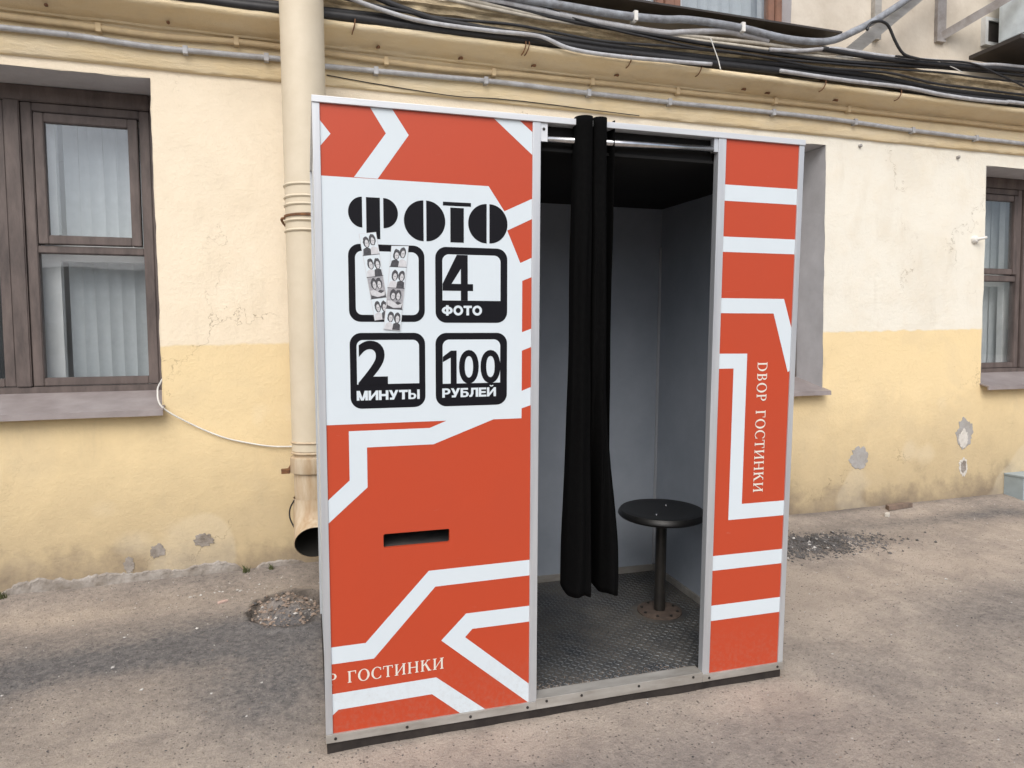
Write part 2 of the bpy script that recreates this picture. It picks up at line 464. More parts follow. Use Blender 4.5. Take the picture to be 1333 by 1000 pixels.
M['rust'] = simple('rust', (0.22, 0.10, 0.04), (0.10, 0.05, 0.03), 40, 0.9, bs_=0.4)
M['cab_black'] = simple('black_cable', (0.010, 0.010, 0.012), (0.022, 0.021, 0.022), 20, 0.55, bs_=0.2, bscale=40)
M['cab_grey'] = simple('grey_cable', (0.46, 0.47, 0.49), (0.30, 0.29, 0.29), 18, 0.5, bs_=0.2, bscale=40)
M['cab_flex'] = simple('grey_flex_conduit', (0.30, 0.325, 0.36), (0.15, 0.15, 0.16), 22, 0.5, bs_=0.6, bscale=70, bdist=0.004)
M['cab_white'] = simple('dirty_white_cable', (0.58, 0.54, 0.46), (0.38, 0.34, 0.28), 18, 0.6, bs_=0.2)
M['cab_cream'] = simple('painted_over_cable', (0.63, 0.49, 0.29), (0.54, 0.41, 0.25), 12, 0.8, bs_=0.4, bscale=30)
M['white_plastic'] = simple('white_plastic', (0.75, 0.74, 0.70), (0.62, 0.6, 0.56), 25, 0.5, bs_=0.1)
M['mortar'] = simple('bare_mortar', (0.38, 0.35, 0.32), (0.16, 0.13, 0.10), 9, 0.95, bs_=0.9, bscale=28, bdist=0.012)
M['mortar_grey'] = simple('grey_filler', (0.40, 0.39, 0.385), (0.31, 0.29, 0.26), 14, 0.95, bs_=0.6, bscale=40, bdist=0.006)
M['mortar_white'] = simple('white_filler', (0.66, 0.63, 0.58), (0.5, 0.47, 0.42), 20, 0.95, bs_=0.6, bscale=40, bdist=0.006)
M['rubble'] = simple('broken_rubble', (0.34, 0.26, 0.205), (0.17, 0.135, 0.11), 18, 0.95, bs_=0.6, bscale=60)
M['stone'] = simple('grey_stone_chips', (0.17, 0.16, 0.155), (0.04, 0.037, 0.036), 9, 0.9, bs_=0.5, bscale=60)
M['palechip'] = simple('pale_chips', (0.62, 0.60, 0.57), (0.42, 0.4, 0.38), 30, 0.9, bs_=0.3)
M['angle'] = simple('grey_angle_iron', (0.38, 0.36, 0.35), (0.22, 0.19, 0.17), 9, 0.6, 0.2, 0.3, 30)
M['upper'] = simple('pale_upper_plaster', (0.66, 0.60, 0.51), (0.50, 0.44, 0.36), 2.5, 0.9, bs_=0.5, bscale=9, bdist=0.012)
M['acwhite'] = simple('ac_casing', (0.72, 0.80, 0.83), (0.5, 0.55, 0.58), 5, 0.45, bs_=0.05)
M['bluebox'] = simple('blue_grey_paint', (0.36, 0.43, 0.46), (0.29, 0.34, 0.36), 6, 0.55, bs_=0.15)
M['ptone'] = simple('weed', (0.09, 0.10, 0.035), (0.05, 0.06, 0.02), 30, 0.8, bs_=0)
# ------------------------------------------------------------------ ground
SL = 0.0414
def smooth(a, b, t):
    t = max(0.0, min(1.0, (t - a) / (b - a)))
    return t * t * (3 - 2 * t)
def gauss(x, y, cx, cy, sx, sy):
    return math.exp(-((x - cx) / sx) ** 2 - ((y - cy) / sy) ** 2)
def seg_dist(x, y, ax, ay, bx, by):
    t = max(0, min(1, ((x - ax) * (bx - ax) + (y - ay) * (by - ay)) / ((bx - ax) ** 2 + (by - ay) ** 2)))
    return math.hypot(x - ax - t * (bx - ax), y - ay - t * (by - ay))
HX, HY = -0.13, 1.24
def hole_r(x, y):
    a = math.atan2(y - HY, x - HX)
    wob = 1 + 0.22 * noise.noise(Vector((math.cos(a) * 1.4, math.sin(a) * 1.4, 3.3))) + 0.12 * noise.noise(Vector((math.cos(a) * 4, math.sin(a) * 4, 9.0)))
    return math.hypot((x - HX) / 0.175, (y - HY) / 0.20) / wob
def ground_z(x, y):
    z = SL * max(y, -4.0)
    if -3.5 < x < 8 and -3 < y < 2:
        z += 0.010 * noise.noise(Vector((x * 0.9, y * 0.9, 0))) + 0.005 * noise.noise(Vector((x * 3.1, y * 3.1, 5)))
        z += 0.0022 * noise.noise(Vector((x * 14, y * 14, 2)))
        k = gauss(x, y, 0.9, -0.01, 1.1, 0.22)            # level footing under the booth
        z = z * (1 - k) + (SL * y) * k
        d = seg_dist(x, y, 0.1, -0.03, 1.75, -0.065)      # sand drifted against the base
        z += 0.011 * math.exp(-(d / 0.05) ** 2) * (0.6 + 0.8 * noise.noise(Vector((x * 5, y * 3, 1))))
        z += 0.022 * smooth(1.55, 1.8, y)                 # soil banked against the wall
        r = hole_r(x, y)
        if r < 1.8:
            z += -0.035 * smooth(1.08, 0.94, r) * (0.35 + 0.65 * smooth(-0.2, 0.6, math.sin(math.atan2(y - HY, x - HX) * 2 + 0.6))) + 0.085 * smooth(0.98, 0.25, r) * (0.45 + 0.7 * abs(noise.noise(Vector((x * 13, y * 13, 7)))))
            z += 0.012 * math.exp(-((r - 1.12) / 0.12) ** 2)
        z += 0.04 * gauss(x, y, 3.05, 1.28, 0.42, 0.17) * (0.7 + 0.8 * noise.noise(Vector((x * 9, y * 9, 4))))
    return z
def axis(lo, hi, f0, f1, fine, n):
    a = [f0 + (f1 - f0) * i / fine for i in range(fine + 1)]
    left = [f0 - (f0 - lo) * (i / n) ** 2.2 for i in range(n, 0, -1)]
    right = [f1 + (hi - f1) * (i / n) ** 2.2 for i in range(1, n + 1)]
    return left + a + right
gx = axis(-70, 70, -2.3, 5.9, 430, 14)
gy = [-70 + 67.4 * (i / 14) ** 0.5 for i in range(14)] + [-2.6 + (1.9 + 2.6) * i / 260 for i in range(261)]
V = [(x, y, ground_z(x, y)) for y in gy for x in gx]
nx = len(gx)
F = [(j * nx + i, j * nx + i + 1, (j + 1) * nx + i + 1, (j + 1) * nx + i) for j in range(len(gy) - 1) for i in range(nx - 1)]
ground = mesh('ground', V, F, M['asphalt'], smooth=True)
tag(ground, 'worn sandy grey asphalt of the courtyard', 'ground', kind='structure')
sa = ground.data.attributes.new('sand', 'FLOAT', 'POINT')
ga = ground.data.attributes.new('grit', 'FLOAT', 'POINT')
sv, gv = [], []
for (x, y, z) in V:
    s = 0.54 + 0.13 * smooth(1.8, 2.6, x) - 0.05 * smooth(0.2, -0.5, x)
    s += 0.42 * gauss(x, y, -0.75, 0.05, 0.55, 0.55)
    s += 0.42 * math.exp(-(seg_dist(x, y, 0.0, -0.06, 1.8, -0.12) / 0.16) ** 2)
    s += 0.38 * gauss(x, y, -1.3, 1.45, 1.1, 0.16)
    s += 0.40 * gauss(x, y, 2.35, 0.75, 0.35, 0.75) + 0.30 * gauss(x, y, 3.3, 0.65, 1.0, 0.3)
    s += 0.25 * gauss(x, y, 4.7, 1.1, 0.7, 0.25)
    s += 0.15 * gauss(x, y, 1.7, -0.55, 0.8, 0.3)
    s -= 0.70 * math.exp(-(seg_dist(x, y, -1.7, 0.78, -0.1, 1.02) / 0.20) ** 2)
    s -= 0.55 * gauss(x, y, -0.2, 0.55, 0.30, 0.40)
    s -= 0.35 * gauss(x, y, 0.55, -0.5, 0.5, 0.2)
    s -= 0.5 * gauss(x, y, 4.4, 1.45, 0.9, 0.12) + 0.30 * gauss(x, y, 3.3, 0.15, 0.6, 0.3)
    s += 0.28 * noise.noise(Vector((x * 1.3, y * 1.9, 8)))
    sv.append(s)
    r = hole_r(x, y)
    g = 0.9 * math.exp(-((r - 1.0) / 0.13) ** 2) * smooth(-0.25, 0.35, noise.noise(Vector((x * 7, y * 7, 0))) + 0.25)
    g += 0.95 * gauss(x, y, 3.05, 1.22, 0.45, 0.12) * smooth(-0.4, 0.3, noise.noise(Vector((x * 10, y * 10, 2))))
    g += 0.5 * smooth(1.70, 1.80, y) * smooth(2.2, 3.0, x) * smooth(-0.4, 0.3, noise.noise(Vector((x * 3, 0, 2))))
    gv.append(min(1, g))
sa.data.foreach_set('value', sv)
ga.data.foreach_set('value', gv)

# loose stones: far too many and too small to count
def chip(mb, x, y, z, r, flat=0.65, mi=0):
    pts = []
    for d in ((1, 0, 0), (0, 1, 0), (-1, 0, 0), (0, -1, 0), (0.2, 0.1, 1), (0, 0, -1)):
        k = r * random.uniform(0.65, 1.3)
        pts.append(Vector(d) * k)
    rot = Matrix.Rotation(random.uniform(0, 6.28), 3, 'Z') @ Matrix.Rotation(random.uniform(-0.5, 0.5), 3, 'X')
    vs = []
    for p in pts:
        p = rot @ p
        vs.append((x + p.x, y + p.y, z + p.z * flat))
    mb.add(vs, [(0, 1, 4), (1, 2, 4), (2, 3, 4), (3, 0, 4), (1, 0, 5), (2, 1, 5), (3, 2, 5), (0, 3, 5)], mi)
def in_booth(x, y):
    return -0.03 < x < 1.8 and -0.03 < y < 1.1
mb = MB()
for i in range(15000):
    x, y = random.uniform(-2.0, 5.4), random.uniform(-1.6, 1.76)
    if in_booth(x, y): continue
    r = 0.0012 + 0.0040 * random.random() ** 5
    chip(mb, x, y, ground_z(x, y) + r * 0.2, r, 0.7, 0 if random.random() < 0.6 else (1 if random.random() < 0.7 else 2))
pm = mb.build('loose_grit', None, mats=[M['stone'], M['rubble'], M['palechip']])
tag(pm, 'fine loose grit scattered over the asphalt', 'grit', kind='stuff')
mb = MB()
for i in range(620):
    a = random.uniform(0, 6.28); q = random.random() ** 0.55 * 1.05
    x, y = HX + math.cos(a) * q * 0.17, HY + math.sin(a) * q * 0.19
    r = 0.0025 + 0.013 * random.random() ** 4
    chip(mb, x, y, ground_z(x, y) + r * 0.3, r, 0.7, 0 if random.random() < 0.84 else (1 if random.random() < 0.6 else 2))
tag(mb.build('rubble_heap', None, mats=[M['rubble'], M['stone'], M['palechip']]),
    'heap of sandy rubble filling the pothole below the drainpipe', 'rubble', kind='stuff')
mb = MB()
for i in range(4200):
    x, y = random.gauss(2.98, 0.27), random.gauss(1.22, 0.085)
    if x < 2.2: continue
    r = 0.003 + 0.010 * random.random() ** 4
    chip(mb, x, y, ground_z(x, y) + r * 0.3, r, 0.65, 0 if random.random() < 0.96 else 1)
tag(mb.build('gravel_heap', None, mats=[M['stone'], M['palechip']]),
    'spill of dark gravel by the wall beyond the booth', 'gravel', kind='stuff')
mb = MB()
for i in range(70):
    x = random.gauss(-0.42, 0.22); y = random.gauss(1.56, 0.07)
    if i > 45: x, y = random.uniform(-1.5, 0.0), random.uniform(0.3, 1.7)
    if i > 60: x, y = random.uniform(2.6, 4.6), random.uniform(0.3, 1.7)
    r = 0.003 + 0.007 * random.random() ** 2
    chip(mb, x, y, ground_z(x, y) + r * 0.2, r, 0.5)
tag(mb.build('plaster_crumbs', M['palechip']), 'pale crumbs of fallen plaster lying near the wall', 'crumbs', kind='stuff')
# scrap of pinkish litter
def slab_piece(name, x, y, sx, sy, h, rz, mat):
    m = MB()
    pr = [(-sx, -sy), (sx * .9, -sy * .7), (sx, sy * .6), (sx * .2, sy), (-sx * .8, sy * .8)]
    c, s = math.cos(rz), math.sin(rz)
    vs = []
    for zz in (0.0, h):
        for (a, b) in pr:
            vs.append((x + c * a - s * b, y + s * a + c * b, ground_z(x, y) + zz))
    k = len(pr)
    m.add(vs, [tuple(range(k - 1, -1, -1)), tuple(range(k, 2 * k))] + [(i, (i + 1) % k, k + (i + 1) % k, k + i) for i in range(k)])
    return m.build(name, mat)
tag(slab_piece('litter_scrap', -0.44, 1.42, 0.028, 0.012, 0.006, 0.5, simple('pink_paper', (0.5, 0.30, 0.26), (0.6, 0.5, 0.45), 40, 0.8, bs_=0)),
    'small pinkish scrap of litter left of the pothole', 'litter')
tag(slab_piece('brick_fragment', 4.23, 1.72, 0.13, 0.03, 0.032, 0.05, simple('dull_brick', (0.24, 0.17, 0.13), (0.13, 0.1, 0.08), 18, 0.95, bs_=0.7, bscale=40)),
    'dull brown brick half sunk at the foot of the wall', 'brick')
tag(slab_piece('plaster_lump', 4.02, 1.62, 0.035, 0.016, 0.02, 0.6, M['mortar_white']),
    'whitish lump of plaster lying beside the sunken brick', 'plaster lump')

# ------------------------------------------------------------------ building
WY = 1.80
B = empty('plastered_building', (1.8, WY, 0))
B.location = (0, 0, 0)
tag(B, 'old building with cream and ochre plaster, cornice and brown windows behind the booth', 'building')
W1 = (-2.14, -0.74, 1.09, 2.75)
W2 = (2.18, 3.585, 1.06, 2.735)
W3 = (5.12, 6.70, 1.05, 2.695)
def lines(lo, hi, step, must):
    pts = sorted(set(must + [lo, hi]))
    out = []
    for a, b in zip(pts, pts[1:]):
        k = max(1, round((b - a) / step))
        out += [a + (b - a) * i / k for i in range(k)]
    return out + [hi]
def wall_grid(name, x0, x1, z0, z1, y, holes, mat, step=0.05, amp=0.004):
    xs = lines(x0, x1, step, [h[0] for h in holes] + [h[1] for h in holes])
    zs = lines(z0, z1, step, [h[2] for h in holes] + [h[3] for h in holes])
    idx, V, F = {}, [], []
    def vid(i, j):
        if (i, j) not in idx:
            x, z = xs[i], zs[j]
            yy = y + amp * noise.noise(Vector((x * 1.3, z * 1.3, 1))) + amp * 0.6 * noise.noise(Vector((x * 5, z * 5, 4)))
            dx = dz = 0
            for h in holes:      # hand-finished arrises
                if h[2] - 1e-6 <= z <= h[3] + 1e-6 and (abs(x - h[0]) < 1e-6 or abs(x - h[1]) < 1e-6):
                    dx = 0.006 * noise.noise(Vector((z * 6, x, 2))) + 0.004 * noise.noise(Vector((z * 19, x, 2)))
                if h[0] - 1e-6 <= x <= h[1] + 1e-6 and (abs(z - h[2]) < 1e-6 or abs(z - h[3]) < 1e-6):
                    dz = 0.006 * noise.noise(Vector((x * 6, z, 5))) + 0.004 * noise.noise(Vector((x * 19, z, 2)))
            idx[(i, j)] = len(V)
            V.append((x + dx, yy, z + dz))
        return idx[(i, j)]
    for j in range(len(zs) - 1):
        for i in range(len(xs) - 1):
            cx, cz = (xs[i] + xs[i + 1]) / 2, (zs[j] + zs[j + 1]) / 2
            if any(h[0] < cx < h[1] and h[2] < cz < h[3] for h in holes):
                continue
            F.append((vid(i, j), vid(i + 1, j), vid(i + 1, j + 1), vid(i, j + 1)))
    return mesh(name, V, F, mat, B, True)
wall_grid('wall', -9, 12, -0.25, 2.83, WY, [(w[0], w[1], w[2] - 0.062, w[3]) for w in (W1, W2, W3)], M['plaster'])

# cornice: a run moulding with a broken, weathered upper part
prof = [(1.812, 2.795), (1.783, 2.800), (1.776, 2.812), (1.775, 2.90), (1.775, 2.992), (1.760, 2.998), (1.757, 3.008), (1.735, 3.016), (1.700, 3.026), (1.668, 3.040),
        (1.645, 3.046), (1.628, 3.050), (1.617, 3.060), (1.614, 3.071), (1.618, 3.084), (1.632, 3.092), (1.700, 3.100), (1.702, 3.122),
        (1.688, 3.130), (1.687, 3.156), (1.668, 3.166), (1.667, 3.194), (1.645, 3.204), (1.643, 3.230), (1.622, 3.238), (1.621, 3.262), (1.645, 3.275), (1.75, 3.29), (1.875, 3.318)]
xs = [-9 + 21 * i / 620 for i in range(621)]
V, F = [], []
for x in xs:
    for k, (y, z) in enumerate(prof):
        rough = 0.004 if k < 16 else 0.011
        sag = 0.006 * noise.noise(Vector((x * 0.6, 0, 3)))
        dy = rough * noise.noise(Vector((x * 4.0, y * 9, z * 9))) + rough * 0.9 * noise.noise(Vector((x * 17, y * 30, z * 30)))
        dz = rough * 0.6 * noise.noise(Vector((x * 5.0, z * 12, 7)))
        if k in (0, len(prof) - 1): dy = dz = 0
        V.append((x, y + dy, z + dz + sag))
np_ = len(prof)
for i in range(len(xs) - 1):
    for k in range(np_ - 1):
        F.append((i * np_ + k, (i + 1) * np_ + k, (i + 1) * np_ + k + 1, i * np_ + k + 1))
co = mesh('cornice', V, F, M['cornice'], B, True)
co.data.set_sharp_from_angle(angle=math.radians(50))
W4 = (1.93, 3.33, 3.50, 5.1)
wall_grid('upper_wall', -9, 12, 3.30, 6.6, 1.868, [W4], M['upper'], 0.1, 0.004)

# crumbling strip at the foot of the wall
top = [(-3.0, .17), (-2.2, .14), (-1.7, .17), (-1.53, .10), (-1.462, .157), (-1.349, .178), (-1.202, .150), (-1.061, .172), (-.919, .160), (-.771, .165), (-.697, .150), (-.60, .168), (-.492, .182), (-.40, .15),
       (-.363, .105), (-.311, .098), (-.27, .14), (-.175, .150), (-.09, .142), (-.051, .13), (.001, .09), (.05, .05)]
def lerp_top(x):
    for a, b in zip(top, top[1:]):
        if a[0] <= x <= b[0]:
            return a[1] + (b[1] - a[1]) * (x - a[0]) / (b[0] - a[0])
    return 0.05
V, F = [], []
NX, NZ = 260, 9
for i in range(NX + 1):
    x = -3.0 + 3.05 * i / NX
    zt = lerp_top(x) + 0.012 * noise.noise(Vector((x * 22, 0, 1))) + 0.010 * noise.noise(Vector((x * 60, 0, 1)))
    for j in range(NZ + 1):
        t = j / NZ
        z = -0.03 + (zt + 0.03) * t
        y = WY - 0.005 - 0.006 * (1 - t) - 0.004 * abs(noise.noise(Vector((x * 9, z * 22, 0)))) - 0.003 * noise.noise(Vector((x * 45, z * 45, 3)))
        if j == NZ: y = WY + 0.012
        V.append((x, y, z))
for i in range(NX):
    for j in range(NZ):
        F.append((i * (NZ + 1) + j, (i + 1) * (NZ + 1) + j, (i + 1) * (NZ + 1) + j + 1, i * (NZ + 1) + j + 1))
mesh('crumbled_base', V, F, M['mortar'], B, False)

def wall_y(x, z):
    return WY + 0.004 * noise.noise(Vector((x * 1.3, z * 1.3, 1))) + 0.0024 * noise.noise(Vector((x * 5, z * 5, 4)))
def patch(cx, cz, rx, rz, mat, seed, name='plaster_patch', lift=0.0):
    """a thin skim of filler with a ragged outline, following the wall"""
    n, V, F = 72, [], []
    for ring, (k, h) in enumerate(((1.0, 0.0012), (0.97, 0.0030), (0.6, 0.0032))):
        for i in range(n):
            a = 2 * math.pi * i / n
            c, s = math.cos(a), math.sin(a)
            w = 1 + 0.30 * noise.noise(Vector((c * 1.3, s * 1.3, seed))) + 0.22 * noise.noise(Vector((c * 4, s * 4, seed))) + 0.14 * noise.noise(Vector((c * 11, s * 11, seed)))
            x, z = cx + c * rx * k * w, cz + s * rz * k * w
            V.append((x, wall_y(x, z) - h - lift, z))
    for r in range(2):
        for i in range(n):
            j = (i + 1) % n
            F.append((r * n + i, r * n + j, (r + 1) * n + j, (r + 1) * n + i))
    V.append((cx, wall_y(cx, cz) - 0.0032 - lift, cz))
    F += [(2 * n + i, 2 * n + (i + 1) % n, 3 * n) for i in range(n)]
    return mesh(name, V, F, mat, B, False)
patch(3.93, 0.475, 0.085, 0.085, M['mortar_grey'], 1.0)
patch(4.965, 0.60, 0.085, 0.115, M['mortar_grey'], 2.0)
patch(4.955, 0.57, 0.045, 0.07, M['mortar_white'], 2.6, lift=0.002)
patch(4.955, 0.345, 0.045, 0.072, M['mortar_white'], 3.0)
patch(4.955, 0.345, 0.028, 0.05, M['mortar'], 3.5, lift=0.002)
patch(-0.793, 0.25, 0.035, 0.038, M['mortar'], 4.0)
patch(-0.565, 0.288, 0.055, 0.034, M['mortar'], 5.0)
patch(-0.93, 0.19, 0.028, 0.04, M['mortar'], 6.0)

# ------------------------------------------------------------------ windows
FY = 2.07
def tilted_sill(win, x0, x1, zb, zf, yb, yf, lip=0.03):
    V = []
    n = 24
    for i in range(n + 1):
        x = x0 + (x1 - x0) * i / n
        w = 0.004 * noise.noise(Vector((x * 4, 0, 6)))
        V += [(x, yb, zb), (x, yf, zf + w), (x, yf - 0.002, zf - lip + w), (x, yf + 0.010, zf - lip + w), (x, yf + 0.012, zf - 0.008 + w), (x, yb, zb - 0.008)]
    F = []
    for i in range(n):
        for k in range(6):
            k2 = (k + 1) % 6
            F.append((i * 6 + k, (i + 1) * 6 + k, (i + 1) * 6 + k2, i * 6 + k2))
    F += [(5, 4, 3, 2, 1, 0), tuple(n * 6 + k for k in range(6))]
    return mesh('sill', V, F, M['sill'], win)
def reveal(win, x0, x1, z0, z1, y0, y1):
    m = MB()
    n = 14
    for (a, b) in (((x0, z0), (x0, z1)), ((x1, z1), (x1, z0)), ((x0, z1), (x1, z1)), ((x1, z0), (x0, z0))):
        vs, fs = [], []
        for i in range(n + 1):
            t = i / n
            x, z = a[0] + (b[0] - a[0]) * t, a[1] + (b[1] - a[1]) * t
            for y in (y0, (y0 + y1) / 2, y1):
                w = 0.004 * noise.noise(Vector((x * 5, y * 5, z * 5))) if 0 < i < n else 0
                if a[0] == b[0]: vs.append((x + w + (0.002 if x == x1 else -0.002), y, z))
                else: vs.append((x, y, z + w + (0.002 if z == z1 else -0.002)))
        for i in range(n):
            for k in range(2):
                fs.append((i * 3 + k, (i + 1) * 3 + k, (i + 1) * 3 + k + 1, i * 3 + k + 1))
        m.add(vs, fs)
    return m.build('reveal', M['reveal'], win, True)
def casement(win, x0, x1, z0, z1, zt0, zt1, y, mat, mirror=False, vent=True):
    """one sash: frame bars, transom, small opening vent light above and a fixed lower pane"""
    st = 0.052
    bars = MB()
    bars.box(x0, x0 + st, y, y + 0.055, z0, z1); bars.box(x1 - st, x1, y, y + 0.055, z0, z1)
    bars.box(x0 + st, x1 - st, y + 0.002, y + 0.053, z1 - 0.045, z1); bars.box(x0 + st, x1 - st, y + 0.002, y + 0.053, z0, z0 + 0.045)
    bars.box(x0 + st, x1 - st, y + 0.002, y + 0.053, zt0, zt1)
    sash = bars.build('sash', mat, win)
    bm = bmesh.new(); bm.from_mesh(sash.data)
    bmesh.ops.bevel(bm, geom=list(bm.edges), offset=0.004, segments=2, affect='EDGES'); bm.to_mesh(sash.data); bm.free()
    m = MB()
    vx0, vx1, vz0, vz1 = x0 + st + 0.008, x1 - st - 0.008, zt1 + 0.008, z1 - 0.053
    t = 0.048
    ya = y - 0.012
    m.box(vx0, vx0 + t, ya, ya + 0.045, vz0, vz1); m.box(vx1 - t, vx1, ya, ya + 0.045, vz0, vz1)
    m.box(vx0 + t, vx1 - t, ya + 0.002, ya + 0.043, vz1 - t, vz1); m.box(vx0 + t, vx1 - t, ya + 0.002, ya + 0.043, vz0, vz0 + t)
    v = m.build('vent_sash', mat, win)
    bm = bmesh.new(); bm.from_mesh(v.data)
    bmesh.ops.bevel(bm, geom=list(bm.edges), offset=0.004, segments=2, affect='EDGES'); bm.to_mesh(v.data); bm.free()
    box('pane', vx0 + t - 0.004, vx1 - t + 0.004, ya + 0.020, ya + 0.024, vz0 + t - 0.004, vz1 - t + 0.004, M['glass'], win)
    box('pane', x0 + st - 0.004, x1 - st + 0.004, y + 0.026, y + 0.030, z0 + 0.041, zt0 + 0.004, M['glass'], win)
def window(label, x0, x1, z0, z1, mull, zt0, zt1, mat, y=FY, wall_y=WY, sill=True, depth=0.075, inner=True):
    m = MB()
    j = 0.055
    m.box(x0, x0 + j, y, y + depth, z0, z1); m.box(x1 - j, x1, y, y + depth, z0, z1)
    m.box(x0 + j, x1 - j, y, y + depth, z1 - 0.085, z1); m.box(x0 + j, x1 - j, y, y + depth, z0, z0 + 0.05)
    m.box(mull - 0.036, mull + 0.036, y - 0.006, y + depth - 0.003, z0 + 0.05, z1 - 0.085)
    win = m.build('window', mat, B)
    win['label'] = label
    bm = bmesh.new(); bm.from_mesh(win.data)
    bmesh.ops.bevel(bm, geom=list(bm.edges), offset=0.005, segments=2, affect='EDGES'); bm.to_mesh(win.data); bm.free()
    casement(win, x0 + j + 0.003, mull - 0.039, z0 + 0.053, z1 - 0.088, zt0, zt1, y + 0.008, mat)
    casement(win, mull + 0.039, x1 - j - 0.003, z0 + 0.053, z1 - 0.088, zt0, zt1, y + 0.008, mat)
    reveal(win, x0, x1, z0 - (0.062 if sill else 0), z1, wall_y - 0.001, y + 0.03)
    if sill:
        tilted_sill(win, x0 - 0.01, x1 + 0.012, z0 + 0.018, z0 - 0.07, y + 0.01, wall_y - 0.075)
    if inner:     # second, inner pair of white casements
        n = MB(); yi = y + 0.115
        for (a, b) in ((x0, mull - 0.0), (mull + 0.0, x1)):
            n.box(a + 0.075, a + 0.165, yi, yi + 0.05, z0 + 0.02, z1 - 0.03); n.box(b - 0.09, b - 0.02, yi, yi + 0.05, z0 + 0.02, z1 - 0.03)
            n.box(a + 0.165, b - 0.09, yi + 0.002, yi + 0.048, z0 + 0.02, z0 + 0.09); n.box(a + 0.165, b - 0.09, yi + 0.002, yi + 0.048, z1 - 0.11, z1 - 0.03)
            n.box(a + 0.165, b - 0.09, yi + 0.002, yi + 0.048, zt0 - 0.03, zt1 + 0.03)
        n.build('inner_frame', M['whitewood'], win)
    r = MB()      # the room beyond
    X0, X1, Y0, Y1, Z0, Z1 = x0 - 0.5, x1 + 0.5, y + depth + 0.004, y + 3.2, z0 - 0.9, z1 + 0.35
    r.add([(X0, Y0, Z0), (X1, Y0, Z0), (X1, Y1, Z0), (X0, Y1, Z0), (X0, Y0, Z1), (X1, Y0, Z1), (X1, Y1, Z1), (X0, Y1, Z1)],
          [(0, 1, 2, 3), (4, 7, 6, 5), (1, 5, 6, 2), (2, 6, 7, 3), (3, 7, 4, 0)])
    r.build('room_shell', M['room'], win)
    g = MB()      # deep masonry round the opening, seen from inside
    yb = y + 0.30
    g.box(X0, x0 + 0.004, y + depth + 0.006, yb, Z0, Z1); g.box(x1 - 0.004, X1, y + depth + 0.006, yb, Z0, Z1)
    g.box(x0 + 0.004, x1 - 0.004, y + depth + 0.006, yb, Z0, z0 - 0.002); g.box(x0 + 0.004, x1 - 0.004, y + depth + 0.006, yb, z1 + 0.002, Z1)
    g.build('inner_reveal', M['whitewood'], win)
    return win
w1 = window('double casement with vertical blinds, left of the drainpipe', *W1, -1.455, 1.865, 1.905, M['wood'])
w2 = window('casement mostly hidden behind the booth', *W2, 2.88, 1.865, 1.905, M['wood'])
w3 = window('casement at the end of the pale wall beyond the booth', *W3, 5.93, 1.835, 1.885, M['wood'])
w4 = window('upper storey window over the dark metal sheet', *W4, 2.42, 4.4, 4.45, M['woodred'], y=1.96, wall_y=1.868, sill=False)
# dark flashing below the upper window
V = [(1.0, 1.60, 3.432), (3.53, 1.60, 3.432), (3.65, 1.90, 3.497), (1.0, 1.90, 3.497)]
V = V + [(x, y, z - 0.012) for (x, y, z) in V]
mesh('flashing', V, [(0, 1, 2, 3), (7, 6, 5, 4), (0, 4, 5, 1), (1, 5, 6, 2), (2, 6, 7, 3), (3, 7, 4, 0)], M['darksheet'], w4)

def blind(x0, x1, y, z0, z1, pitch, label, skip=(), rot=0.25):
    e = empty('vertical_blind', ((x0 + x1) / 2, y, z0))
    tag(e, label, 'blind', None)
    head = box('head_rail', x0 - e.location.x, x1 - e.location.x, -0.02, 0.02, z1 - z0, z1 - z0 + 0.03, M['whitewood'], e)
    w = pitch * 1.08
    V, F = [], []
    for i in range(5):
        u = -w / 2 + w * i / 4
        V += [(u, 0.010 * (1 - (2 * u / w) ** 2), 0), (u, 0.010 * (1 - (2 * u / w) ** 2), z1 - z0)]
    F = [(2 * i, 2 * i + 2, 2 * i + 3, 2 * i + 1) for i in range(4)]
    first = None
    x = x0 + pitch / 2; k = 0
    while x < x1:
        if k not in skip:
            if first is None:
                s = mesh('slat', V, F, M['slat'], e, True); first = s
            else:
                s = first.copy(); link(s, e)
            s.location = (x - e.location.x, 0, 0)
            s.rotation_euler = (random.uniform(-0.006, 0.006), random.uniform(-0.008, 0.008), rot + random.uniform(-0.12, 0.12))
        x += pitch; k += 1
    return e
blind(-1.27, -0.74, 2.275, 1.10, 2.62, 0.066, 'pale fabric vertical blind behind the right casement of the window by the drainpipe')
blind(-2.13, -1.56, 2.275, 1.10, 2.62, 0.066, 'pale fabric vertical blind beside the window mullion, farther from the drainpipe', skip=(6, 7, 8))
blind(1.96, 3.30, 2.17, 3.52, 5.0, 0.09, 'pale curtain strips in the upper storey window over the metal sheet', rot=0.05)
blind(5.16, 6.66, 2.275, 1.10, 2.60, 0.09, 'pale vertical blind in the window at the end of the pale wall', rot=0.1)

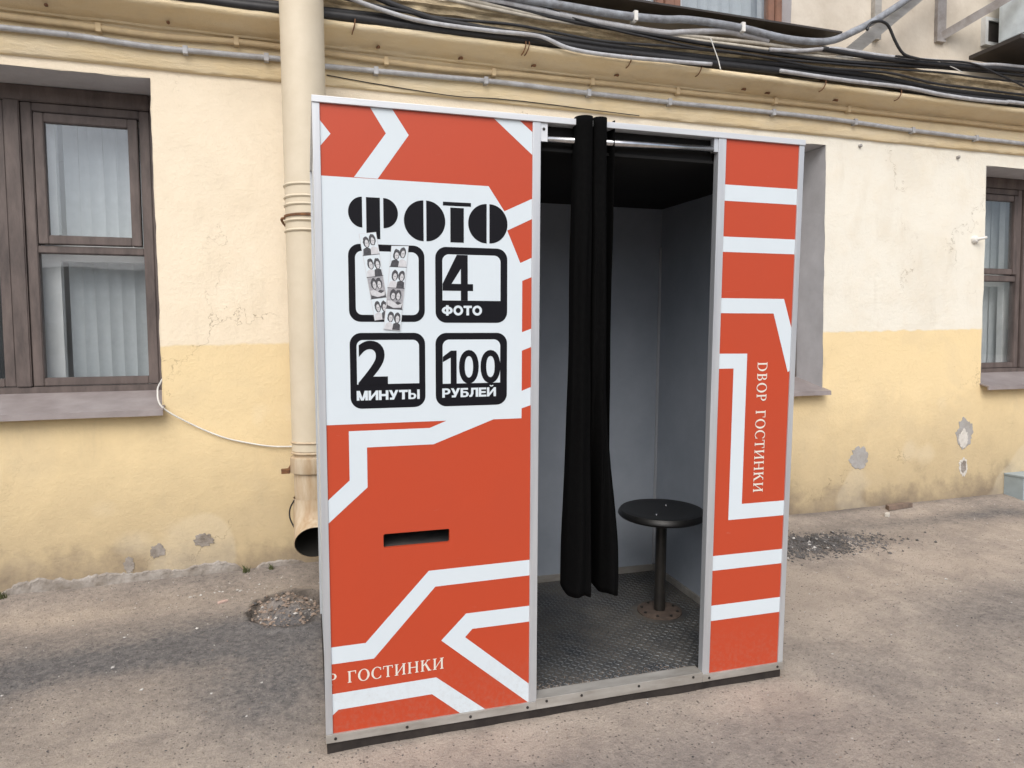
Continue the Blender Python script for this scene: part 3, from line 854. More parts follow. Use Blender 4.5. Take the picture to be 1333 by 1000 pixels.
# ------------------------------------------------------------------ added building across the yard, unseen, blocks low sky light
FB = empty('sky_block_building', (2.0, -34.0, -0.17))
tag(FB, 'long low building added unseen behind the camera to block low sky light', 'building')
box('wall', -34, 34, -8.0, 0.0, -0.2, 5.6, M['mortar_grey'], FB)
V = [(-34.5, -8.5, 5.6), (34.5, -8.5, 5.6), (34.5, 0.5, 5.6), (-34.5, 0.5, 5.6), (-34.5, -4, 7.0), (34.5, -4, 7.0)]
mesh('roof', V, [(0, 3, 2, 1), (3, 2, 5, 4), (1, 0, 4, 5), (0, 4, 3), (1, 2, 5)], M['sill'], FB)
wf = None
for k in range(15):
    x = -31 + k * 4.4
    if wf is None:
        wf = box('window', -0.6, 0.6, -0.05, 0.03, 0, 1.7, M['darksheet'], FB)
        wk = wf
    else:
        wk = wf.copy(); link(wk, FB)
    wk.location = (x, 0, 1.2)
# ------------------------------------------------------------------ drainpipe
PX, PY, PR = 0.022, 1.495, 0.108
D = empty('drainpipe', (PX, PY, 0.25))
tag(D, 'fat cream painted drainpipe with open elbow, running down beside the booth', 'drainpipe')
dz0 = 0.25
def pipe_part(name, prof, mat, dx=0.0, seg=40):
    return lathe(name, [(r, z - dz0) for r, z in prof], dx, 0, mat, D, seg)
pipe_part('pipe', [(PR, 2.02), (PR, 2.3), (PR + .001, 2.9), (PR + .002, 3.5), (PR, 5.2)], M['pipe'])
pipe_part('pipe', [(PR - .004, 0.80), (PR - .005, 1.4), (PR - .003, 2.02)], M['pipe'], -0.004)
for z in (2.165, 2.105, 2.065, 1.985, 1.935):
    pipe_part('bead', [(PR - .003, z - .009), (PR + .004, z - .005), (PR + .006, z), (PR + .004, z + .005), (PR - .003, z + .009)], M['pipe'], -0.002)
pipe_part('clamp', [(PR - .002, 2.004), (PR + .005, 2.005), (PR + .005, 2.016), (PR - .002, 2.017)], M['rust'], -0.002)
for z in (0.845, 0.79):
    pipe_part('bead', [(PR - .007, z - .008), (PR + .001, z - .004), (PR + .003, z), (PR + .001, z + .004), (PR - .007, z + .008)], M['pipe_low'], -0.004)
pipe_part('collar', [(PR - .008, 0.685), (PR + .003, 0.686), (PR + .005, 0.69), (PR + .004, 0.765), (PR - .006, 0.772)], M['pipe_low'], -0.006)
pipe_part('pipe', [(PR - .016, 0.525), (PR - .012, 0.60), (PR - .012, 0.80)], M['pipe_low'], -0.006)
# elbow with a wide open mouth turned to the yard
V, F = [], []
path = [((0, 0, 0.55), (0, 0, 1), .100), ((0, 0.0, 0.50), (0, 0, 1), .101), ((0, -.012, 0.45), (0, .25, 1), .102), ((0, -.035, 0.405), (0, .6, 1), .102), ((0, -.075, 0.365), (0, 1, .9), .102), ((0, -.125, 0.335), (0, 1, .5), .101)]
seg = 32
def ring(c, t, r):
    t = Vector(t).normalized(); a = Vector((1, 0, 0)); b = t.cross(a)
    return [Vector(c) + (a * math.cos(2 * math.pi * k / seg) + b * math.sin(2 * math.pi * k / seg)) * r for k in range(seg)]
for c, t, r in path: V += ring((c[0], c[1], c[2] - dz0), t, r)
n = len(path)
for i in range(n - 1):
    for k in range(seg):
        k2 = (k + 1) % seg
        F.append((i * seg + k, (i + 1) * seg + k, (i + 1) * seg + k2, i * seg + k2))
elb = mesh('elbow', V, F, M['pipe_low'], D, True)
elb.location = (-0.008, 0, 0)
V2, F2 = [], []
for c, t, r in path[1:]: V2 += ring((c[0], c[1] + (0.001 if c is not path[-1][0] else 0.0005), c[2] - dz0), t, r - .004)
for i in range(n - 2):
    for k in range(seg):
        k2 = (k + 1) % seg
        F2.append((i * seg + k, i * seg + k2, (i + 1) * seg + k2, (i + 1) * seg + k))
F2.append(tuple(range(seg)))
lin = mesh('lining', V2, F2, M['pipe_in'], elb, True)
for z in (2.01, 0.685):
    tube('bracket', catmull([(-0.085, 0.04, z - dz0), (-0.125, 0.05, z - dz0), (-0.12, 0.18, z - dz0), (-0.10, 0.32, z - dz0)], 4), 0.007, M['rust'], D, 8)
box('bracket_bolt', -0.165, -0.12, 0.02, 0.05, 0.675 - dz0, 0.700 - dz0, M['rust'], D, 0.003)
tube('tie_wire', catmull([(-0.102, -0.03, 0.545 - dz0), (-0.125, -0.02, 0.50 - dz0), (-0.128, -0.02, 0.45 - dz0), (-0.108, -0.03, 0.40 - dz0)], 5), 0.004, M['cab_black'], D, 6)

# ------------------------------------------------------------------ cables on the facade
def cable(name, pts, y, r, mat, label, cat='cable', wob=0.0, ext=None, group=None, clips=None, clipmat=None, seg=8):
    P = [(p[0], y if len(p) == 2 else p[2], p[1]) for p in pts]
    if ext:
        if ext[0]: P = [(P[0][0] - 2.5, P[0][1], P[0][2] + ext[0] * 2.5)] + P
        if ext[1]: P = P + [(P[-1][0] + 2.5, P[-1][1], P[-1][2] + ext[1] * 2.5)]
    path = catmull(P, 10)
    if wob:
        sd_ = random.uniform(0, 50)
        path = [p + Vector((0, wob * 0.5 * noise.noise(Vector((p.x * 2.2, sd_, 0))), wob * noise.noise(Vector((p.x * 2.0, sd_, 5))))) for p in path]
    o = tube(name, path, r, mat, None, seg)
    tag(o, label, cat, group)
    if clips:
        for cx in clips:
            p = min(path, key=lambda q: abs(q.x - cx))
            m = MB()
            m.box(p.x - 0.012, p.x + 0.012, p.y - r - 0.003, p.y + r + 0.012, p.z - r - 0.006, p.z + r + 0.003)
            m.build('clip', clipmat or mat, o)
    return o
e9 = 0.0001
cable('conduit', [(-1.386, 2.909), (-1.058, 2.908), (-.711, 2.896), (-.342, 2.899), (-.089, 2.904), (.153, 2.889), (.919, 2.906), (1.652, 2.903), (2.469, 2.899), (3.386, 2.906), (4.423, 2.885), (5.462, 2.875)],
      1.755, 0.0155, M['cab_grey'], 'smooth grey conduit clipped along the foot of the cornice', 'conduit', 0.004, (e9, e9), clips=[-.55, -.15, .42, 1.05, 1.75, 2.3, 3.1, 3.75, 4.3, 4.9])
cable('painted_cable', [(-1.382, 2.966), (-.988, 2.961), (-.709, 2.956), (-.339, 2.966), (-.087, 2.968), (.155, 2.967), (.736, 2.950), (1.398, 2.964), (2.24, 2.978), (2.427, 2.973), (3.286, 2.985), (4.015, 2.985), (4.716, 2.986), (5.453, 2.990)],
      1.757, 0.0165, M['cab_cream'], 'cable painted over in wall ochre, running just above the grey conduit', 'cable', 0.007, (e9, e9), clips=[-.95, -.3, .5, 1.1, 1.75, 2.35, 3.1, 3.7])
cable('black_cable', [(-.688, 3.105), (-.325, 3.106), (-.089, 3.108), (.152, 3.110), (.683, 3.113), (1.39, 3.116), (1.849, 3.116), (2.383, 3.118), (3.008, 3.128), (3.743, 3.132), (4.124, 3.124), (4.554, 3.112), (5.265, 3.118)],
      1.628, 0.0255, M['cab_black'], 'thick black cable lying along the rounded cornice lip', 'cable', 0.006, (e9, e9), 'black cables on the cornice lip')
cable('black_cable', [(-.693, 3.128), (-.327, 3.132), (-.089, 3.14), (.155, 3.140), (.69, 3.147), (1.404, 3.152), (1.866, 3.152), (2.405, 3.156), (3.035, 3.172), (3.776, 3.180), (4.161, 3.165), (4.594, 3.150), (5.311, 3.160)],
      1.648, 0.0225, M['cab_black'], 'thinner black cable tucked above the thick one on the cornice lip', 'cable', 0.006, (e9, e9), 'black cables on the cornice lip')
cable('grey_cable', [(.05, 3.30), (.249, 3.206), (.542, 3.140), (.755, 3.122), (1.062, 3.124), (1.346, 3.127), (1.553, 3.080), (1.916, 3.074), (2.255, 3.086), (2.503, 3.098)],
      1.588, 0.0125, M['cab_grey'], 'grey cable dropping from above to ride over the black cables', 'cable', 0.003)
cable('black_cable', [(.25, 3.30), (.396, 3.231), (.583, 3.183), (.758, 3.152), (.975, 3.141), (1.25, 3.128), (1.441, 3.11)],
      1.600, 0.0165, M['cab_black'], 'thin black cable slanting down beside the drainpipe to join the bundle', 'cable', 0.003)
cable('grey_cable', [(.70, 3.33), (.974, 3.306), (1.429, 3.277), (1.758, 3.262), (2.147, 3.255), (2.309, 3.276), (2.513, 3.308), (2.643, 3.318), (2.747, 3.312), (2.935, 3.300)],
      1.60, 0.0185, M['cab_grey'], 'pale grey cable rising to meet the flexible conduit under the metal sheet', 'cable', 0.004)
cable('flexible_conduit', [(.9, 3.33), (1.15, 3.322), (1.527, 3.316), (1.825, 3.311), (2.136, 3.322), (2.296, 3.342), (2.5, 3.349), (2.715, 3.343), (2.919, 3.325), (3.068, 3.318), (3.282, 3.324), (3.438, 3.352), (3.596, 3.426), (3.79, 3.532), (4.054, 3.70), (4.40, 3.94)],
      1.578, 0.0235, M['cab_flex'], 'ribbed grey flexible conduit bending up along the diagonal strut', 'conduit', 0.005, clips=[1.95, 2.72], clipmat=M['white_plastic'])
cable('white_cable', [(.60, 3.31), (.847, 3.296), (1.351, 3.256), (1.846, 3.257), (2.379, 3.262), (2.954, 3.278), (3.385, 3.278), (3.603, 3.290), (4.065, 3.315), (4.417, 3.335), (4.852, 3.355), (5.247, 3.370)],
      1.606, 0.0115, M['cab_white'], 'dirty white cable, upper of the pale pair on the cornice top', 'cable', 0.006, (0, .02), 'pale cables on the cornice top')
cable('white_cable', [(.45, 3.30), (.719, 3.280), (1.359, 3.240), (1.856, 3.240), (2.392, 3.242), (2.97, 3.246), (3.404, 3.252), (3.815, 3.268), (4.276, 3.288), (5.276, 3.335)],
      1.608, 0.0105, M['cab_white'], 'dirty white cable, lower of the pale pair on the cornice top', 'cable', 0.005, (0, .02), 'pale cables on the cornice top')
cable('grey_cable', [(3.027, 3.118), (3.316, 3.113), (3.683, 3.112), (4.087, 3.116), (4.412, 3.098), (4.758, 3.095), (5.025, 3.103), (5.34, 3.113)],
      1.598, 0.014, M['cab_grey'], 'grey cable fixed over the black bundle beyond the booth', 'cable', 0.003, (0, e9))
cable('black_cable', [(1.0, 3.30), (1.429, 3.252), (1.758, 3.238), (2.147, 3.232), (2.6, 3.224), (3.1, 3.226), (3.5, 3.232), (4.0, 3.262), (4.5, 3.292), (5.27, 3.318)],
      1.602, 0.0125, M['cab_black'], 'black cable shadowing the pale pair on the cornice top', 'cable', 0.006, (0, .02))
cable('black_cable', [(3.35, 3.29), (3.7, 3.282), (4.1, 3.290), (4.4, 3.300), (4.75, 3.318), (5.27, 3.345)],
      1.585, 0.0165, M['cab_black'], 'short thick black cable under the wall brackets', 'cable', 0.004, (0, .02))
cable('black_wire', [(1.2, 3.34), (1.7, 3.235), (2.3, 3.19), (2.9, 3.185), (3.4, 3.20), (3.9, 3.225), (4.6, 3.25), (5.3, 3.27)],
      1.588, 0.0075, M['cab_black'], 'thin black wire sagging in front of the weathered cornice band', 'wire', 0.012, (0, .02))
cable('black_wire', [(.15, 3.19), (.6, 3.168), (1.1, 3.172), (1.7, 3.16), (2.2, 3.172), (2.8, 3.19), (3.3, 3.178), (3.9, 3.195), (4.5, 3.17), (5.3, 3.18)],
      1.592, 0.0085, M['cab_black'], 'thin black wire wandering just above the thick black cables', 'wire', 0.014, (0, .01))
cable('black_loop', [(3.69, 3.44), (3.715, 3.485), (3.761, 3.505), (3.82, 3.511), (3.874, 3.487), (3.93, 3.401), (3.986, 3.335), (4.04, 3.31), (4.15, 3.30)],
      1.552, 0.0095, M['cab_black'], 'short loop of black cable arching off the diagonal strut', 'cable')
cable('black_wire', [(3.95, 3.302), (4.251, 3.309), (4.623, 3.329), (4.908, 3.278), (5.26, 3.198), (5.9, 3.06)],
      1.56, 0.007, M['cab_black'], 'thin black wire sagging down across the cornice under the air conditioner', 'wire')
cable('zip_tie', [(2.486, 3.250), (2.514, 3.186), (2.542, 3.124), (2.56, 3.065)], 1.575, 0.0035, M['white_plastic'], 'white cable tie tail hanging over the black cables', 'cable tie', seg=6)
cable('zip_tie', [(4.33, 3.315), (4.42, 3.30), (4.50, 3.285), (4.58, 3.262)], 1.575, 0.003, M['white_plastic'], 'white cable tie tail poking sideways from the cables under the brackets', 'cable tie', seg=6)
cable('thin_wire', [(.154, 2.85), (.473, 2.827), (.878, 2.806), (1.114, 2.815), (1.409, 2.815), (1.769, 2.806), (2.092, 2.800)], 1.772, 0.0028, M['cab_black'],
      'thin dark wire sagging along the wall above the booth', 'wire', seg=5)
cable('white_wire', [(-.766, 1.185, 2.05), (-.765, 1.16, 1.93), (-.762, 1.115, 1.80), (-.735, 1.03, 1.76), (-.600, .932, 1.782), (-.447, .853, 1.788), (-.31, .812, 1.788), (-.189, .788, 1.785), (-.06, .782, 1.775), (.05, .785, 1.70)],
      1.79, 0.0046, M['white_plastic'], 'white wire drooping along the wall from window to drainpipe', 'wire', seg=8)
cable('grey_cable', [(2.936, 3.236), (3.177, 3.258), (3.426, 3.300), (3.618, 3.303), (3.882, 3.302), (4.296, 3.318), (4.731, 3.340), (5.268, 3.372)],
      1.585, 0.0135, M['cab_grey'], 'grey cable branching from the flexible conduit toward the air conditioner', 'cable', 0.004, (0, .02))

# rusty nails, stubs and hooks in the cornice and wall
NAIL = ['over the casement window, the one farther from the drainpipe', 'over the casement window, the one nearer the drainpipe', 'just right of the drainpipe', 'above the big FOTO letters of the booth', 'above the post between front panel and doorway',
        'above the gathered curtain', 'above the doorway, nearer the curtain', 'above the doorway, next to the narrow panel', 'above the narrow striped panel']
for i, (x, y, z) in enumerate([(-1.168, 1.705, 3.02), (-.633, 1.72, 3.012), (.43, 1.715, 3.012), (.905, 1.72, 3.008), (1.352, 1.715, 3.012), (1.898, 1.715, 3.013), (2.823, 1.71, 3.018), (3.016, 1.715, 3.014), (3.574, 1.71, 3.018)]):
    o = tube('rusty_nail', [(x, y + 0.05, z + 0.012), (x, y + 0.006, z + 0.002), (x + 0.004, y - 0.022, z - 0.008)], lambda t: 0.0055 if t < 0.6 else 0.009, M['rust'], None, 8)
    tag(o, 'rusty nail stub under the cornice ' + NAIL[i], 'nail', 'rusty nails under the cornice')
HOOK = ['beside the drainpipe', 'half of a pair, drainpipe side', 'half of a pair, doorway side', 'where the grey cable dips below the black ones',
        'below the hanging white cable tie', 'above the narrow striped booth panel', 'over the pale wall beyond the booth']
for i, (x, z) in enumerate(((.30, 3.05), (1.27, 3.05), (1.29, 3.05), (1.95, 3.05), (2.44, 3.05), (3.4, 3.05), (4.05, 3.05))):
    o = tube('wire_hook', catmull([(x, 1.660, 3.112), (x, 1.605, 3.098), (x - .004, 1.603, 3.066), (x - .012, 1.620, 3.040), (x - .014, 1.650, 3.036)], 4), 0.0035, M['rust'], None, 6)
    tag(o, 'rusty wire hook on the cornice lip, ' + HOOK[i], 'hook', 'wire hooks on the cornice lip')
for (x, z, lab) in ((3.885, 2.752, 'small grey pin end in the wall by the top corner of the booth'), (4.82, 2.737, 'small grey pin end in the wall by the top corner of the far window')):
    o = tube('wall_pin', [(x, 1.82, z), (x, 1.785, z)], 0.012, M['mortar_grey'], None, 10)
    tag(o, lab, 'pin', 'pins in the pale wall')
h = empty('insulator_hook', (5.01, WY, 2.12))
tag(h, 'white porcelain hook on the pale wall by the far window', 'hook')
lathe('base', [(0.032, -0.012), (0.034, 0.0), (0.028, 0.02), (0.018, 0.03)], 0, 0, M['white_plastic'], h, 16).rotation_euler = (math.radians(90), 0, 0)
tube('arm', catmull([(0, -0.02, 0.0), (0.02, -0.05, 0.004), (0.045, -0.055, 0.01), (0.06, -0.05, 0.012)], 4), 0.011, M['white_plastic'], h, 10)

# ------------------------------------------------------------------ brackets and air conditioner on the upper wall
def bar(name, a, b, w, t, mat, parent=None, n=Vector((0, 1, 0))):
    a, b = Vector(a), Vector(b)
    d = (b - a).normalized(); s = d.cross(n).normalized() * w / 2; k = n * t / 2
    V = [a - s - k, a + s - k, a + s + k, a - s + k, b - s - k, b + s - k, b + s + k, b - s + k]
    return mesh(name, V, [(0, 1, 2, 3), (7, 6, 5, 4), (0, 4, 5, 1), (1, 5, 6, 2), (2, 6, 7, 3), (3, 7, 4, 0)], mat, parent)
s1 = empty('wall_strut', (4.06, 1.84, 3.54))
tag(s1, 'light metal strut rising diagonally on the wall, carrying the flexible conduit', 'strut')
bar('flange', (-0.52, -0.16, -0.30), (0.62, -0.24, 0.60), 0.085, 0.008, M['alu_dirty'], s1)
bar('web', (-0.50, -0.11, -0.33), (0.66, -0.19, 0.58), 0.008, 0.09, M['alu_dirty'], s1)
box('wall_leg', -0.03, 0.03, -0.012, 0.03, 0.0, 1.2, M['alu_dirty'], s1)
bar('spacer', (0.0, -0.20, 0.09), (0.0, 0.03, 0.09), 0.03, 0.02, M['alu_dirty'], s1, Vector((0, 0, 1)))
s2 = empty('wall_bracket', (4.69, 1.85, 3.62))
tag(s2, 'grey angle iron wall bracket reaching out beside the air conditioner', 'bracket')
box('wall_leg', -0.055, 0.03, -0.012, 0.03, -0.02, 1.2, M['angle'], s2)
bar('diagonal', (-0.01, -0.005, 0.02), (0.40, -0.32, 0.28), 0.06, 0.008, M['angle'], s2)
bar('diagonal_flange', (-0.01, 0.020, 0.045), (0.40, -0.295, 0.305), 0.008, 0.05, M['angle'], s2)
ac = empty('air_conditioner', (5.55, 1.66, 3.54))
tag(ac, 'pale blue air conditioner casing on a tray, high on the wall', 'air conditioner')
box('casing', -0.40, 0.45, -0.22, 0.10, 0.03, 0.62, M['acwhite'], ac, 0.012)
box('side_cover', -0.407, -0.399, -0.19, 0.07, 0.07, 0.34, M['acwhite'], ac, 0.002)
box('tray', -0.62, 0.50, -0.24, 0.16, -0.055, -0.025, M['darksheet'], ac, 0.003)
box('rail', -0.34, -0.29, -0.22, 0.19, -0.026, 0.031, M['angle'], ac)
box('rail', 0.30, 0.35, -0.22, 0.19, -0.026, 0.031, M['angle'], ac)
v = empty('wall_vent', (5.225, 1.862, 3.66))
tag(v, 'dark square wall vent with a white surround next to the air conditioner', 'vent')
box('dark_plate', -0.085, 0.085, -0.012, 0.01, -0.005, 0.155, M['darksheet'], v)
m = MB()
m.box(-0.115, -0.085, -0.03, 0.01, -0.03, 0.18); m.box(0.085, 0.115, -0.03, 0.01, -0.03, 0.18); m.box(-0.085, 0.085, -0.028, 0.01, 0.155, 0.18); m.box(-0.085, 0.085, -0.028, 0.01, -0.03, -0.005)
m.build('surround', M['whitewood'], v)
# blue-grey metal cabinet foot at the end of the wall
bx = empty('metal_cabinet', (5.70, 1.70, 0.05))
tag(bx, 'blue-grey painted metal cabinet standing against the wall beyond the booth', 'cabinet')
box('body', -0.30, 0.35, -0.06, 0.10, -0.03, 0.20, M['bluebox'], bx, 0.004)
box('lid', -0.306, 0.356, -0.066, 0.098, 0.20, 0.215, M['bluebox'], bx, 0.003)
# tufts of weed at the foot of the wall
for (x, sc, lab) in ((-.345, 1.0, 'larger dry weed tuft in the gap of the crumbled wall foot'), (-.215, .7, 'small weed tuft at the wall foot close to the drainpipe'),
                     (-1.50, .9, 'weed tuft at the wall foot below the casement window')):
    m = MB()
    for i in range(26):
        a = random.uniform(0, 6.28); ln = random.uniform(.02, .05) * sc; lean = random.uniform(.2, .9)
        bx0, by0 = x + random.uniform(-.02, .02) * sc, 1.755 + random.uniform(-.012, .012)
        z0 = ground_z(bx0, by0) - .003
        tip = (bx0 + math.cos(a) * ln * lean, by0 + math.sin(a) * ln * lean, z0 + ln)
        w = .0022
        m.add([(bx0 - w, by0, z0), (bx0 + w, by0, z0), ((bx0 + tip[0]) / 2 + w, (by0 + tip[1]) / 2, z0 + ln * .6), tip], [(0, 1, 2), (0, 2, 3)])
    o = m.build('weed', M['ptone'])
    tag(o, lab, 'weed', 'weeds along the wall')
# ------------------------------------------------------------------ photo booth
BROT = (0.041358, 0.003130, -0.020009)
BW, BD = 1.766, 1.062
booth = empty('photo_booth', (0, 0, 0))
booth.rotation_mode = 'YXZ'
booth.rotation_euler = BROT
tag(booth, 'orange and white photo booth with open doorway, standing on the asphalt', 'photo booth')
# carcass
box('base', 0.003, BW - 0.006, 0.004, BD - 0.01, -0.05, 0.0395, M['plinth'], booth, 0.002)
box('roof', -0.001, BW + 0.001, -0.004, BD + 0.002, 2.0785, 2.0985, M['alu_top'], booth, 0.0015)
box('side_wall', 0.008, 0.020, 0.026, BD - 0.012, 0.0405, 2.0775, M['vwhite'], booth)
box('side_wall', BW - 0.018, BW - 0.006, 0.026, BD - 0.012, 0.0405, 2.0775, M['vwhite'], booth)
box('back_wall', 0.008, BW - 0.006, BD - 0.011, BD, 0.0405, 2.0775, M['vwhite'], booth)
for x in (0.0, BW - 0.022):
    box('corner_post', x, x + 0.022, BD - 0.024, BD + 0.0015, 0.040, 2.078, M['alu'], booth, 0.001)
# aluminium frame on the front
box('post', 0.0, 0.0222, 0.0, 0.025, 0.0690, 2.0780, M['alu'], booth, 0.0012)
box('post', 0.6995, 0.7275, 0.0, 0.030, 0.0690, 2.0780, M['alu'], booth, 0.0012)
box('post', 1.4005, 1.4315, 0.0, 0.030, 0.0690, 2.0780, M['alu'], booth, 0.0012)
box('post', 1.7435, BW, 0.0, 0.025, 0.0690, 2.0780, M['alu'], booth, 0.0012)
r1 = box('bottom_rail', -0.0005, 0.7250, -0.003, 0.03, 0.0400, 0.0685, M['alu_dirty'], booth, 0.0012)
r2_ = box('threshold', 0.7255, 1.4020, -0.003, 0.055, 0.0400, 0.0790, M['alu_dirty'], booth, 0.0015)
r3 = box('bottom_rail', 1.4025, BW + 0.0005, -0.003, 0.03, 0.0400, 0.0685, M['alu_dirty'], booth, 0.0012)
def screw(x, z, y, parent):
    V, F = [], []
    n = 10
    for (r, d) in ((0.0052, 0.0), (0.0046, -0.002), (0.0018, -0.0028)):
        for k in range(n):
            a = 2 * math.pi * k / n
            V.append((x + r * math.cos(a), y + d, z + r * math.sin(a)))
    for i in range(2):
        for k in range(n):
            F.append((i * n + k, i * n + (k + 1) % n, (i + 1) * n + (k + 1) % n, (i + 1) * n + k))
    F.append(tuple(2 * n + k for k in range(n)))
    return mesh('screw', V, F, M['blackmetal'], parent)
for x in (0.030, 0.265, 0.485, 0.693): screw(x, 0.0535, -0.0032, r1)
for x in (0.765, 0.900, 1.13, 1.36): screw(x, 0.066, -0.0032, r2_)
for x in (1.43, 1.74): screw(x, 0.0535, -0.0032, r3)

# printed front panels
PYF = 0.005
def panel_with_slot(name, x0, x1, z0, z1, s, mat):
    a, b, c, d = s
    r = 0.006
    m = MB()
    # outer border quads up to the rounded slot
    hole = []
    for (cx, cz, a0) in ((b - r, d - r, 0), (a + r, d - r, 90), (a + r, c + r, 180), (b - r, c + r, 270)):
        for k in range(5):
            w = math.radians(a0 + 90 * k / 4)
            hole.append((cx + r * math.cos(w), cz + r * math.sin(w)))
    n = len(hole)
    outer = [(x1, z1), (x0, z1), (x0, z0), (x1, z0)]
    V = [(x, PYF, z) for x, z in hole] + [(x, PYF + 0.014, z) for x, z in hole] + [(x, PYF, z) for x, z in outer] + [(x, PYF + 0.014, z) for x, z in outer]
    F = []
    for i in range(n):
        j = (i + 1) % n
        F.append((i, j, n + j, n + i))
    o0 = 2 * n
    for q in range(4):
        for k in range(4):
            F.append((q * 5 + k, o0 + q, q * 5 + k + 1))
        F.append((q * 5 + 4, o0 + q, o0 + (q + 1) % 4, ((q + 1) % 4) * 5))
        F.append((o0 + q, o0 + 4 + q, o0 + 4 + (q + 1) % 4, o0 + (q + 1) % 4))
    m.add(V, F)
    return m.build(name, mat, booth)
SLOT = (0.1955, 0.4155, 0.680, 0.727)
fp = panel_with_slot('front_panel', 0.012, 0.708, 0.058, 2.078, SLOT, M['orange'])
fp['label'] = 'orange front panel with white print area, lettering and delivery slot'
rp = box('front_panel', 1.424, 1.752, PYF, PYF + 0.014, 0.058, 2.078, M['orange'], booth)
rp['label'] = 'narrow orange panel with white stripes and vertical lettering'
m = MB()     # chute behind the slot
a, b, c, d = SLOT
ya, yb_ = PYF + 0.0145, PYF + 0.16
m.add([(a - .02, ya, c - .004), (b + .02, ya, c - .004), (b + .02, yb_, c + .015), (a - .02, yb_, c + .015), (a - .02, ya, d + .06), (b + .02, ya, d + .06), (b + .02, yb_, d + .06), (a - .02, yb_, d + .06)],
      [(3, 2, 6, 7), (3, 7, 4, 0), (2, 1, 5, 6), (4, 7, 6, 5)])
m.build('slot_chute', M['ceiling'], fp)
mesh('slot_floor', [(a - .02, ya, c - .0035), (b + .02, ya, c - .0035), (b + .02, yb_, c + .0155), (a - .02, yb_, c + .0155)], [(0, 1, 2, 3)], M['treadbase'], fp)

def sheet(name, pts, lift, mat, parent, clip=None):
    """thin film laid on a panel: pts in panel coordinates (x, z)"""
    y = PYF - lift
    n = len(pts)
    V = [(x, y, z) for x, z in pts]
    area = sum(pts[i][0] * pts[(i + 1) % n][1] - pts[(i + 1) % n][0] * pts[i][1] for i in range(n))
    f = tuple(range(n)) if area > 0 else tuple(range(n - 1, -1, -1))
    return mesh(name, V, [f], mat, parent)
XL, XR = 0.0225, 0.6992
L1, L2, L3 = 0.0005, 0.0010, 0.0015
big = [(XL, 1.864), (.55, 1.862), (.604, 1.784), (XR, 1.829), (XR, 1.763), (.614, 1.722), (.660, 1.617), (XR, 1.635), (XR, 1.571), (.667, 1.558), (.667, 1.386), (XR, 1.398), (XR, 1.336), (.667, 1.324), (.667, 1.187), (XR, 1.199), (XR, 1.137),
       (.667, 1.127), (.667, 1.093), (.568, 1.093), (.363, 1.0175), (.147, 1.0175), (.147, .887), (XL, .777), (XL, .852), (.091, .913), (.091, 1.0725), (.351, 1.0725), (.407, 1.0945), (XL, 1.0945)]
area_ = sheet('stripe', big, L1, M['vwhite'], fp)
area_['label'] = 'white printed field carrying the lettering'
ZB, ZT = 0.0665, 2.0780
for pts in ([(XL, 2.028), (.053, 1.990), (XL, 1.953)],
            [(.173, ZT), (.241, ZT), (.291, 2.004), (.193, 1.8645), (.121, 1.8655), (.220, 2.004)],
            [(.568, ZT), (.656, ZT), (XR, 2.045), (XR, 1.972)],
            [(XL, .3635), (.133, .3645), (.344, .588), (XR, .5915), (XR, .5355), (.366, .531), (.159, .307), (XL, .306)],
            [(XR, .4250), (.472, .4240), (.385, .339), (XR, .0665), (XR, .1375), (.468, .340), (.494, .3665), (XR, .3670)],
            [(XL, .204), (.367, .2105), (.541, ZB), (.452, ZB), (.352, .1525), (.042, .1475), (XL, .131)]):
    # the chevron meets the white field edge to edge: keep it a hair lower
    sheet('stripe', pts, L1 - 0.0002, M['vwhite'], fp)
QL, QR = 1.4315, 1.7435
for pts in ([(QL, 1.9185), (QR, 1.9185), (QR, 1.861), (QL, 1.861)], [(QL, 1.733), (QR, 1.733), (QR, 1.678), (QL, 1.678)],
            [(QL, 1.510), (1.706, 1.510), (QR, 1.402), (QR, 1.236), (1.736, 1.232), (1.662, 1.455), (QL, 1.455)],
            [(QL, 1.3055), (1.553, 1.3045), (1.553, .7285), (QR, .7285), (QR, .6695), (1.496, .6695), (1.496, 1.2495), (QL, 1.2495)],
            [(QL, .534), (QR, .534), (QR, .476), (QL, .476)], [(QL, .338), (QR, .338), (QR, .277), (QL, .277)]):
    sheet('stripe', pts, L1, M['vwhite'], rp)

# --- lettering
def arc(cx, cz, rx, rz, a0, a1, n=28):
    return [(cx + rx * math.cos(math.radians(a0 + (a1 - a0) * i / n)), cz + rz * math.sin(math.radians(a0 + (a1 - a0) * i / n))) for i in range(n + 1)]
def shapes(name, polys, lift, mat, parent, xf=None):
    V, F = [], []
    for k, pts in enumerate(polys):
        if xf: pts = [xf(p) for p in pts]
        n = len(pts)
        ar = sum(pts[i][0] * pts[(i + 1) % n][1] - pts[(i + 1) % n][0] * pts[i][1] for i in range(n))
        if ar < 0: pts = pts[::-1]
        o = len(V)
        V += [(x, PYF - lift - 0.00001 * k, z) for x, z in pts]
        F.append(tuple(range(o, o + n)))
    return mesh(name, V, F, mat, parent)
def rect(x0, x1, z0, z1): return [(x0, z0), (x1, z0), (x1, z1), (x0, z1)]
def ringsect(cx, cz, ro, rzo, ri, rzi, a0, a1, n=26):
    """ring sector as quads"""
    o, i = arc(cx, cz, ro, rzo, a0, a1, n), arc(cx, cz, ri, rzi, a0, a1, n)
    return [[o[k], o[k + 1], i[k + 1], i[k]] for k in range(n)]
